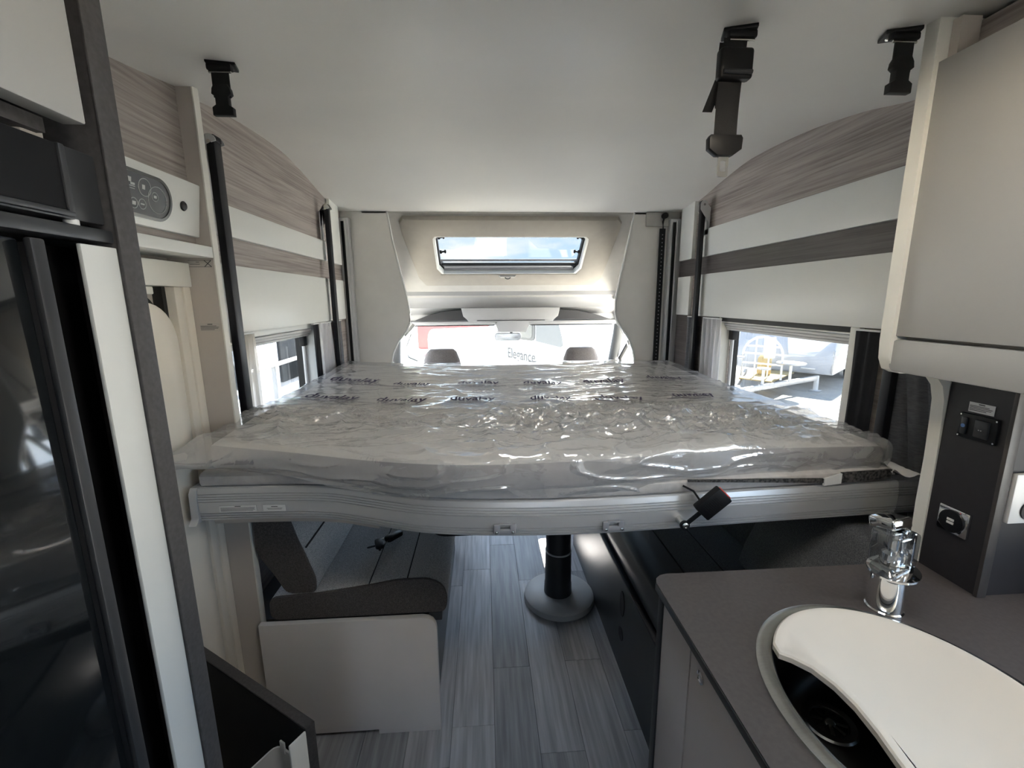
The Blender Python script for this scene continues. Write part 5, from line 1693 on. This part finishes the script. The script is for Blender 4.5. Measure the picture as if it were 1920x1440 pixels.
# ================================================================== SEATING UNDER THE BED
def cushion_profile(m, prof, y0, y1, groove=()):
    return m.prism(prof, 'y', y0, y1, 0.004)
def round_prof(pts, r=0.02, n=4):
    """round all corners of a polygon"""
    out = []
    N_ = len(pts)
    for i in range(N_):
        p0, p1, p2 = Vector(pts[i - 1]), Vector(pts[i]), Vector(pts[(i + 1) % N_])
        d0, d1 = (p0 - p1), (p2 - p1)
        k = min(r, d0.length * 0.45, d1.length * 0.45)
        a, b_ = p1 + d0.normalized() * k, p1 + d1.normalized() * k
        for j in range(n + 1):
            f = j / n
            out.append(tuple(a * (1 - f) ** 2 + p1 * 2 * f * (1 - f) + b_ * f * f))
    return out
lb = thing('bench_seat', (-0.46, 1.9, 0), 'grey tweed bench seat below the left of the bed', 'bench')
pan = [(-0.757, 0.018), (-0.757, 0.455), (-0.225, 0.455), (-0.205, 0.451), (-0.190, 0.441), (-0.181, 0.425), (-0.178, 0.405), (-0.178, 0.0), (-0.395, 0.0), (-0.395, 0.018)]
build('end_board', MB().prism(pan, 'y', 1.312, 1.332, 0.0015), 'bench_panel', lb)
build('base_box', MB().box(-0.84, -0.20, 1.3625, 2.45, 0.0, 0.44), 'bench_dark', lb)
build('front_ledge', MB().box(-0.205, -0.160, 1.3325, 2.45, 0.425, 0.456, 0.004), 'bench_dark', lb)
seatp = [(-0.725, 0.457), (-0.725, 0.540), (-0.56, 0.548), (-0.42, 0.566), (-0.30, 0.585), (-0.20, 0.585), (-0.150, 0.555), (-0.138, 0.500), (-0.150, 0.457)]
sp_ = round_prof(seatp, 0.03, 5)
# the seat: tweed top pads split by two seams
cut_x = [-0.725, -0.400, -0.272, -0.138]
def clip_prof(prof, x0, x1):
    out = []
    n = len(prof)
    def clip(poly, f, keep):
        res = []
        for i in range(len(poly)):
            a, b_ = poly[i - 1], poly[i]
            ia, ib = keep(a), keep(b_)
            if ia != ib:
                k = (f - a[0]) / (b_[0] - a[0])
                res.append((f, a[1] + (b_[1] - a[1]) * k))
            if ib:
                res.append(b_)
        return res
    return clip(clip(prof, x0, lambda p: p[0] >= x0), x1, lambda p: p[0] <= x1)
for i in range(3):
    pr_ = clip_prof(sp_, cut_x[i] + (0.0025 if i else 0), cut_x[i + 1] - (0.0025 if i < 2 else 0))
    pr_ = round_prof(pr_, 0.006, 2) if len(pr_) < 8 else pr_
    build('seat_pad', MB().prism(pr_, 'y', 1.345, 2.44), 'tweed', lb, 40)
for xx in (-0.400, -0.272):
    z_ = 0.5645 if xx < -0.3 else 0.5805
    build('seam', MB().box(xx - 0.003, xx + 0.003, 1.345, 2.44, 0.46, z_), 'seam', lb, 0)
build('seat_end', MB().prism(sp_, 'y', 1.3325, 1.3445, 0.003), 'tweed_dark', lb, 40)
bolp = [(-0.668, 0.552), (-0.572, 0.549), (-0.570, 0.60), (-0.597, 0.688), (-0.618, 0.75), (-0.640, 0.84), (-0.660, 0.875), (-0.748, 0.875), (-0.748, 0.70), (-0.700, 0.62)]
bp_ = round_prof(bolp, 0.018, 3)
build('back_pad', MB().prism(bp_, 'y', 1.350, 2.44), 'tweed', lb, 40)
build('back_end', MB().prism(bp_, 'y', 1.338, 1.3495, 0.003), 'tweed_dark', lb, 40)
build('seam', MB().box(-0.612, -0.5975, 1.36, 2.43, 0.700, 0.704, m=None), 'seam', lb, 0)

rb = thing('sofa', (0.9, 1.6, 0), 'dark grey tweed sofa below the right of the bed', 'sofa')
build('plinth', MB().box(0.531, 1.245, 0.90, 2.46, 0.0, 0.405), 'bench_dark', rb)
build('plinth_edge', MB().box(0.528, 0.540, 0.90, 2.46, 0.406, 0.418, 0.002), 'grey_edge', rb)
for (y_, z_, h_s) in ((1.52, 0.305, 0.055), (1.52, 0.17, 0.028)):
    q = [(y_ + 0.026 * math.cos(2 * PI * i / 20), z_ + h_s * math.sin(2 * PI * i / 20)) for i in range(20)]
    build('finger_hole', MB().prism(q, 'x', 0.5285, 0.532), 'rubber', rb)
rs = round_prof([(0.545, 0.420), (0.540, 0.48), (0.560, 0.535), (0.62, 0.550), (0.95, 0.545), (1.24, 0.545), (1.24, 0.420)], 0.02, 4)
cutr = [0.540, 0.690, 0.835, 1.24]
for i in range(3):
    pr_ = clip_prof(rs, cutr[i] + (0.003 if i else 0), cutr[i + 1] - (0.003 if i < 2 else 0))
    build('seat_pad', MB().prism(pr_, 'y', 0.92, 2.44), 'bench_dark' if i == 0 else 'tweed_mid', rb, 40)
for xx in (0.690, 0.835):
    build('seam', MB().box(xx - 0.0035, xx + 0.0035, 0.92, 2.44, 0.43, 0.5445), 'seam', rb, 0)
# two back cushions leaning on the right wall
def back_cushion(y0, y1, x0):
    pr2 = round_prof([(x0, 0.549), (x0 + 0.02, 0.63), (x0 + 0.085, 0.78), (x0 + 0.11, 0.86), (1.24, 0.86), (1.24, 0.549)], 0.02, 4)
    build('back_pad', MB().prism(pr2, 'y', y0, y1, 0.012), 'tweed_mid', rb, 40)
back_cushion(0.94, 1.395, 0.905)
back_cushion(1.43, 2.42, 0.985)
build('seam', MB().box(1.000, 1.008, 0.95, 1.385, 0.735, 0.739), 'seam', rb, 0)

# pedestal table under the bed
tb = thing('pedestal_table', (0.35, 1.98, 0), 'black table on a grey pillar with a round foot below the bed', 'table')
build('foot', MB().lathe([(0.176, 0.0), (0.178, 0.006), (0.174, 0.026), (0.160, 0.036), (0.072, 0.040), (0.001, 0.040)], (0.358, 1.98, 0.0005), (0, 0, 1), 56), 'light_plastic', tb, 40)
build('pillar', MB().lathe([(0.070, 0.0), (0.068, 0.05), (0.066, 0.06), (0.065, 0.22), (0.062, 0.222), (0.062, 0.40), (0.058, 0.402), (0.058, 0.645), (0.001, 0.645)], (0.352, 1.98, 0.041), (0, 0, 1), 40), 'dark_plastic', tb, 40)
for z_ in (0.235, 0.41):  # pale colour stands in for the highlights round the pillar
    build('highlight_collar', MB().lathe([(0.0655, 0), (0.067, 0.003), (0.0655, 0.008)], (0.352, 1.98, z_ + 0.03), (0, 0, 1), 40), 'light_plastic', tb, 40)
build('table_top', MB().prism(rrect(0.86, 0.80, 0.06, 6, 0.228, 1.815), 'z', 0.688, 0.722, 0.003), 'black_matt', tb)

# keys lying on the bench
ky = thing('car_keys', (-0.39, 1.55, 0.575), 'bunch of black car keys lying on the grey bench seat', 'keys')
zk = 0.592
MK = Matrix.Translation((-0.366, 1.595, zk + 0.006)) @ Matrix.Rotation(0.9, 4, 'Z')
build('fob', MB().prism(rrect(0.075, 0.034, 0.012, 5), 'z', -0.008, 0.008, 0.003).xf(MK), 'black_plastic', ky)
build('fob', MB().prism(rrect(0.060, 0.032, 0.012, 5), 'z', -0.007, 0.007, 0.003).xf(Matrix.Translation((-0.410, 1.545, zk + 0.004)) @ Matrix.Rotation(1.9, 4, 'Z')), 'black_plastic', ky)
build('key_ring', MB().tube([Vector((-0.398, 1.560, zk + 0.006)) + Vector((0.016 * math.cos(a), 0.016 * math.sin(a), 0.003 * math.sin(a))) for a in [2 * PI * i / 20 for i in range(20)]], 0.0014, 6, True), 'screw', ky)
for (a, l) in ((3.55, 0.050), (4.75, 0.040)):
    M = Matrix.Translation((-0.402, 1.548, zk)) @ Matrix.Rotation(a, 4, 'Z')
    build('key_blade', MB().prism([(0.0, -0.010), (0.018, -0.010), (0.022, -0.004), (l, -0.004), (l + 0.004, 0), (l, 0.004), (0.022, 0.004), (0.018, 0.010), (0.0, 0.010)], 'z', -0.0015, 0.0015).xf(M), 'black_plastic', ky)

# ================================================================== CURTAINS
def curtain(name, x, y0, y1, z0, z1, n, amp, mt_, label, lean=0.0, gather=0.0, s=1):
    def fn(u, v):
        ww = 1 - gather * (1 - abs(2 * v - 1)) if gather else 1
        yy = y0 + (y1 - y0) * (0.5 + (u - 0.5) * ww) + lean * (1 - v)
        xx = x + amp * math.sin(2 * PI * n * u + 0.6 * math.sin(3 * v)) + 0.3 * amp * math.sin(2 * PI * n * 2.3 * u + 2 * v)
        return Vector((xx, yy, z0 + (z1 - z0) * v))
    t = thing(name, (x, (y0 + y1) / 2, z0), label, 'curtain')
    build('cloth', MB().grid(fn, int(n * 14), 12), mt_, t, 0).data.shade_smooth()
    m = MB().box(x - 0.006, x + 0.006, y0, y1, z1, z1 + 0.006, 0.001)
    build('heading_tape', m, 'label_white', t)
    return t
curtain('sheer_curtain', 1.222, 2.205, 2.385, 0.93, 1.392, 4, 0.010, 'curtain_white', 'white sheer curtain at the far side of the right window')
curtain('dark_curtain', 1.215, 2.47, 2.56, 0.93, 1.392, 2, 0.008, 'curtain_grey', 'narrow grey curtain behind the far right strut')
curtain('grey_curtain', 1.232, 1.02, 1.272, 0.86, 1.385, 4, 0.011, 'curtain_grey', 'dark grey gathered curtain between right window and end partition', lean=-0.10)
curtain('lining_curtain', 1.225, 1.28, 1.372, 0.93, 1.392, 2, 0.008, 'curtain_dark', 'black blackout lining beside the right window jamb')
curtain('sheer_curtain', -0.828, 1.525, 1.640, 0.93, 1.388, 3, 0.010, 'curtain_cream', 'cream sheer curtain at the near side of the left window')
curtain('sheer_curtain', -0.822, 2.275, 2.440, 0.93, 1.388, 4, 0.010, 'curtain_white', 'white sheer curtain at the far side of the left window')
curtain('dark_curtain', -0.828, 2.20, 2.275, 0.93, 1.388, 2, 0.006, 'curtain_dark', 'black pillar blind strip in the left window')
curtain('dark_curtain', -0.825, 2.50, 2.62, 0.93, 1.388, 2, 0.008, 'curtain_grey', 'narrow grey curtain behind the far left strut')
curtain('lining_curtain', -0.825, 1.375, 1.47, 0.93, 1.388, 2, 0.006, 'curtain_dark', 'dark lining between partition panel and left window')

# ================================================================== OUTSIDE
GZ = -0.75
g = MB().box(-70, 80, -40, 110, GZ - 0.2, GZ)
tag(build('ground', g, 'gravel', None, 0), 'sunlit pale gravel yard outside the windows', 'ground', kind='structure')
def frame2(origin, u_dir):
    u = Vector((u_dir[0], u_dir[1], 0)).normalized()
    v = Vector((-u.y, u.x, 0))
    return Matrix(((u.x, v.x, 0, origin[0]), (u.y, v.y, 0, origin[1]), (0, 0, 1, origin[2]), (0, 0, 0, 1)))
def wheel(M, u, v, r, parent, s):
    w = build('wheel', MB().lathe([(r * 0.55, -0.09), (r * 0.97, -0.09), (r, -0.06), (r, 0.06), (r * 0.97, 0.09), (r * 0.55, 0.09)], M @ Vector((u, v, r)), (M.to_3x3() @ Vector((0, 1, 0))), 28), 'tyre', parent, 40)
    build('rim', MB().lathe([(0.02, -0.07), (r * 0.55, -0.07), (r * 0.55, 0.07), (0.02, 0.07)], M @ Vector((u, v, r)), (M.to_3x3() @ Vector((0, 1, 0))), 20), 'galv', w, 40)

# caravan with drawbar seen through the right window
MC = frame2((7.60, 10.65, GZ), (0.77, 0.64))
cv = thing('touring_caravan', (7.6, 10.65, GZ), 'pale grey touring caravan parked outside the right window', 'caravan')
prof = [(0.0, 0.40), (-0.06, 0.70), (-0.04, 1.00), (0.10, 1.30), (0.45, 2.10), (0.80, 2.45), (4.4, 2.55), (4.75, 2.35), (4.85, 0.40)]
build('body', MB().prism(round_prof(prof, 0.08, 4), 'y', -1.10, 1.10, 0.03).xf(MC), 'caravan_grey', cv, 40)
build('front_window', MB().prism([(0.115, 1.33), (0.39, 1.96), (0.41, 1.96), (0.16, 1.33)], 'y', -0.85, 0.85).xf(Matrix.Translation((0, 0, 0)) @ MC @ Matrix.Translation((-0.02, 0, 0))), 'caravan_window', cv)
for s in (-1, 1):
    build('side_window', MB().prism(rrect(1.1, 0.55, 0.08, 4, 1.6, 1.65), 'y', s * 1.10, s * 1.125).xf(MC), 'caravan_window', cv)
    wheel(MC, 2.7, s * 1.0, 0.32, cv, s)
    build('marker_light', MB().box(-0.02, 0.04, s * 1.08 - 0.03, s * 1.08 + 0.03, 0.78, 0.90, 0.005, m=MC), 'red_paint', cv)
    build('corner_strip', MB().box(-0.05, 0.02, s * 1.09 - 0.02, s * 1.09 + 0.025, 0.45, 1.0, 0.008, m=MC), 'galv', cv)
build('gas_locker_handle', MB().box(-0.09, -0.05, -0.75, -0.45, 0.52, 0.56, 0.008, m=MC), 'white_paint', cv)
leg = build('corner_steady', MB().lathe([(0.10, 0.0), (0.10, 0.02), (0.055, 0.03), (0.05, 0.38), (0.001, 0.38)], MC @ Vector((-0.05, -0.80, 0.005)), (0, 0, 1), 18), 'white_paint', cv, 40)
build('steady_foot', MB().box(-0.18, 0.08, -0.92, -0.68, 0.0, 0.02, 0.004, m=MC), 'galv', leg)
db = thing('drawbar_frame', MC @ Vector((-1.2, 0, 0.0)), 'white A-frame drawbar with hitch gear in front of the outside caravan', 'drawbar')
for s in (-1, 1):
    a, b_ = MC @ Vector((-0.08, s * 0.80, 0.36)), MC @ Vector((-3.0, s * 0.06, 0.36))
    L = (b_ - a)
    Mx = frame2(a, L)
    build('beam', MB().box(0, L.length, -0.03, 0.03, -0.09, 0.03, 0.005, m=Mx), 'galv', db)
build('hitch', MB().box(-3.35, -2.9, -0.06, 0.06, 0.30, 0.44, 0.03, 3, m=MC), 'galv', db)
build('deck_board', MB().box(-1.9, -0.15, -0.34, 0.34, 0.395, 0.425, 0.004, m=MC), 'ochre', db)
jw = build('jockey_post', MB().cyl(MC @ Vector((-2.5, 0.26, 0.12)), MC @ Vector((-2.5, 0.26, 0.95)), 0.035, 14), 'white_paint', db)
build('jockey_wheel', MB().lathe([(0.02, -0.04), (0.12, -0.04), (0.13, 0.0), (0.12, 0.04), (0.02, 0.04)], MC @ Vector((-2.5, 0.26, 0.13)), (MC.to_3x3() @ Vector((0, 1, 0))), 20), 'tyre', jw, 40)
for (u, v, r, z_) in ((-2.5, 0.26, 0.20, 0.96), (-1.35, -0.55, 0.30, 0.78), (-2.2, -0.25, 0.14, 0.72)):
    build('round_plate', MB().lathe([(r * 0.3, 0.0), (r * 0.96, 0.0), (r, 0.02), (r * 0.96, 0.035), (r * 0.3, 0.03)], MC @ Vector((u, v, z_)), (0, 0, 1), 28), 'galv', db, 40)
    build('plate_post', MB().cyl(MC @ Vector((u, v, 0.38)), MC @ Vector((u, v, z_)), 0.03, 10), 'white_paint', db)
# hoop rack on the drawbar
hp = []
for i in range(17):
    a = PI * i / 16
    hp.append(MC @ Vector((-1.55, 0.42 * math.cos(a), 0.95 + 0.42 * math.sin(a))))
hoop = build('hoop', MB().tube([MC @ Vector((-1.55, 0.42, 0.42))] + hp + [MC @ Vector((-1.55, -0.42, 0.42))], 0.025, 8), 'white_paint', db)
for zz in (0.75, 0.98, 1.15):
    w_ = 0.42 if zz < 0.96 else 0.40 if zz < 1.0 else 0.34
    build('hoop_rail', MB().cyl(MC @ Vector((-1.55, -w_, zz)), MC @ Vector((-1.55, w_, zz)), 0.02, 8), 'white_paint', hoop)
for vv in (-0.14, 0.14):
    build('hoop_rail', MB().cyl(MC @ Vector((-1.55, vv, 0.42)), MC @ Vector((-1.55, vv, 1.34)), 0.018, 8), 'white_paint', hoop)
build('gas_bottle', MB().lathe([(0.13, 0.0), (0.15, 0.03), (0.15, 0.38), (0.10, 0.46), (0.04, 0.48), (0.04, 0.54), (0.001, 0.54)], MC @ Vector((-1.0, 0.1, 0.43)), (0, 0, 1), 22), 'ochre', db, 40)
build('gas_bottle', MB().lathe([(0.13, 0.0), (0.15, 0.03), (0.15, 0.30), (0.10, 0.38), (0.04, 0.40), (0.001, 0.42)], MC @ Vector((-2.55, 0.62, 0.30)), (0, 0, 1), 22), 'ochre', db, 40)

# caravan with lettering seen through the windscreen
ME = frame2((0.50, 9.20, GZ), (0.47, -0.88))
ec = thing('lettered_caravan', (0.5, 9.2, GZ), 'white lettered caravan parked in front of the windscreen', 'caravan')
prof = [(-4.6, 0.42), (-4.65, 1.2), (-4.4, 1.42), (-1.0, 1.48), (-0.85, 1.60), (-0.62, 2.40), (-0.40, 2.55), (1.1, 2.55), (1.75, 2.2), (2.05, 1.2), (2.0, 0.42)]
build('body', MB().prism(round_prof(prof, 0.15, 5), 'y', 0.0, 2.2, 0.03).xf(ME), 'caravan_white', ec, 40)
wn = build('window', MB().prism(rrect(1.40, 0.66, 0.10, 5, 0.32, 1.80), 'y', -0.03, 0.0).xf(ME), 'rubber', ec)
build('pane', MB().prism(rrect(1.28, 0.56, 0.08, 5, 0.32, 1.80), 'y', -0.04, -0.03).xf(ME), 'caravan_window', wn)
build('graphic_panel', MB().prism([(1.05, 2.25), (1.55, 2.25), (1.85, 1.55), (1.86, 1.45), (1.80, 1.42), (1.05, 1.47)], 'y', -0.012, 0.0).xf(ME), 'pillar_grey', ec)
ev, ef = text_mesh('Elegance', 0.30)
MTX = ME @ Matrix.Translation((0.52, -0.012, 1.06)) @ Matrix.Rotation(PI / 2, 4, 'X')
build('lettering', MB().add([MTX @ q for q in ev], ef), 'ink', ec, 0)
wheel(ME, -1.2, 0.12, 0.33, ec, 1)
wheel(ME, -1.2, 2.05, 0.33, ec, 1)
build('skirt', MB().box(-4.2, 1.8, 0.02, 2.18, 0.28, 0.42, m=ME), 'caravan_grey', ec)

# a red van far behind it
MV = frame2((-2.6, 17.5, GZ), (1, 0.1))
rv = thing('red_van', (-2.6, 17.5, GZ), 'red van parked far behind the lettered caravan', 'van')
build('body', MB().prism(round_prof([(0, 0.35), (0.0, 2.1), (3.0, 2.2), (3.6, 1.3), (4.4, 1.1), (4.5, 0.35)], 0.12, 4), 'y', 0, 1.8, 0.03).xf(MV), 'red_paint', rv, 40)
build('windscreen', MB().prism([(3.03, 2.05), (3.52, 1.35), (3.60, 1.38), (3.12, 2.08)], 'y', 0.15, 1.65).xf(MV), 'caravan_window', rv)
build('side_window', MB().prism([(2.1, 1.35), (3.3, 1.35), (2.9, 1.95), (2.1, 1.95)], 'y', -0.02, 0.0).xf(MV), 'caravan_window', rv)
for u in (0.8, 3.6):
    wheel(MV, u, 0.05, 0.33, rv, 1)
# blue flat-roofed hall in the distance
MH = frame2((3.2, 21.0, GZ), (1, -0.15))
hl = thing('blue_hall', (3.2, 21.0, GZ), 'low blue and white hall beyond the caravan ahead', 'building')
build('wall', MB().box(0, 9, 0, 4, 0, 3.0, m=MH), 'caravan_white', hl)
build('fascia', MB().box(-0.1, 9.1, -0.1, 4.1, 3.0, 3.5, m=MH), 'blue_paint', hl)
for i in range(4):
    f = build('window', MB().box(0.8 + i * 2.1, 2.2 + i * 2.1, -0.05, 0.0, 1.0, 2.3, m=MH), 'rubber', hl)
    build('pane', MB().box(0.86 + i * 2.1, 2.14 + i * 2.1, -0.07, -0.05, 1.06, 2.24, m=MH), 'caravan_window', f)
build('door_panel', MB().box(0.15, 0.7, -0.05, 0.0, 0.0, 2.2, m=MH), 'blue_paint', hl)

# neighbouring vehicle on the left
MN = frame2((-2.35, 2.9, GZ), (0.02, 1))
nb = thing('neighbour_camper', (-2.35, 2.9, GZ), 'grey blue camper parked close outside the left window', 'camper')
prof = [(-0.6, 0.38), (-0.6, 2.45), (2.0, 2.55), (2.55, 2.30), (2.85, 1.60), (3.3, 1.25), (3.45, 0.38)]
build('body', MB().prism(round_prof(prof, 0.12, 4), 'y', 0.0, 1.9, 0.03).xf(MN), 'caravan_grey', nb, 40)
wn = build('window', MB().prism(rrect(1.3, 0.70, 0.08, 4, 0.95, 1.75), 'y', -0.03, 0.0).xf(MN), 'white_paint', nb)
build('pane', MB().prism(rrect(1.2, 0.60, 0.07, 4, 0.95, 1.75), 'y', -0.04, -0.03).xf(MN), 'caravan_window', wn)
build('cab_window', MB().prism([(2.15, 1.35), (2.72, 1.35), (2.52, 2.0), (2.15, 2.05)], 'y', -0.03, 0.0).xf(MN), 'caravan_window', nb)
build('mirror_arm', MB().tube([MN @ Vector((2.7, 0, 1.4)), MN @ Vector((2.8, -0.12, 1.42))], 0.02, 8), 'rubber', nb)
build('door_mirror', MB().box(2.74, 2.84, -0.28, -0.10, 1.28, 1.56, 0.03, 3, m=MN), 'rubber', nb)
for u in (0.2, 2.75):
    wheel(MN, u, 0.08, 0.34, nb, 1)
aw = thing('awning_post', (-1.75, 3.75, GZ), 'white awning post with crossbar outside the left window', 'post')
build('post', MB().box(-1.77, -1.73, 3.72, 3.78, GZ, 1.75, 0.005), 'white_paint', aw)
build('crossbar', MB().cyl((-1.75, 3.25, 0.98), (-1.75, 4.30, 0.98), 0.018, 10), 'white_paint', aw)
build('crossbar', MB().cyl((-1.75, 3.25, 1.28), (-1.75, 4.30, 1.28), 0.010, 10), 'white_paint', aw)
build('brace', MB().prism([(3.42, 0.99), (3.74, 0.99), (3.44, 1.20)], 'x', -1.76, -1.74), 'white_paint', aw)
build('foot', MB().box(-1.85, -1.65, 3.65, 3.85, GZ, GZ + 0.02, 0.004), 'galv', aw)

# trees behind
def tree(px, py, h, r, label, seed):
    rnd = random.Random(seed)
    t = thing('leafy_tree', (px, py, GZ), label, 'tree', 'trees at the edge of the yard')
    build('trunk', MB().tube([(px, py, GZ), (px + 0.1, py, GZ + h * 0.3), (px - 0.05, py + 0.1, GZ + h * 0.6)], 0.16, 10), 'bark', t)
    m = MB()
    for k in range(900):
        d_ = Vector((rnd.gauss(0, 1), rnd.gauss(0, 1), rnd.gauss(0, 1))).normalized() * r * rnd.random() ** 0.4
        c_ = Vector((px, py, GZ + h * 0.62)) + Vector((d_.x, d_.y, d_.z * h * 0.42 / r))
        a = Vector((rnd.gauss(0, 1), rnd.gauss(0, 1), rnd.gauss(0, 0.5))).normalized() * 0.22
        b_ = a.cross(Vector((rnd.gauss(0, 1), rnd.gauss(0, 1), rnd.gauss(0, 1)))).normalized() * 0.14
        m.add([c_ - a, c_ + b_, c_ + a, c_ - b_], [[0, 1, 2, 3]])
    o = build('foliage', m, 'leaf', t, 0)
    o['kind'] = 'stuff'
tree(-6.5, 13.0, 5.5, 2.0, 'yellow green tree glimpsed through the left window', 1)
tree(-9.5, 17.0, 6.5, 2.4, 'taller green tree behind the neighbouring camper', 2)
tree(-4.5, 17.0, 4.5, 1.8, 'small green tree near the red van', 3)
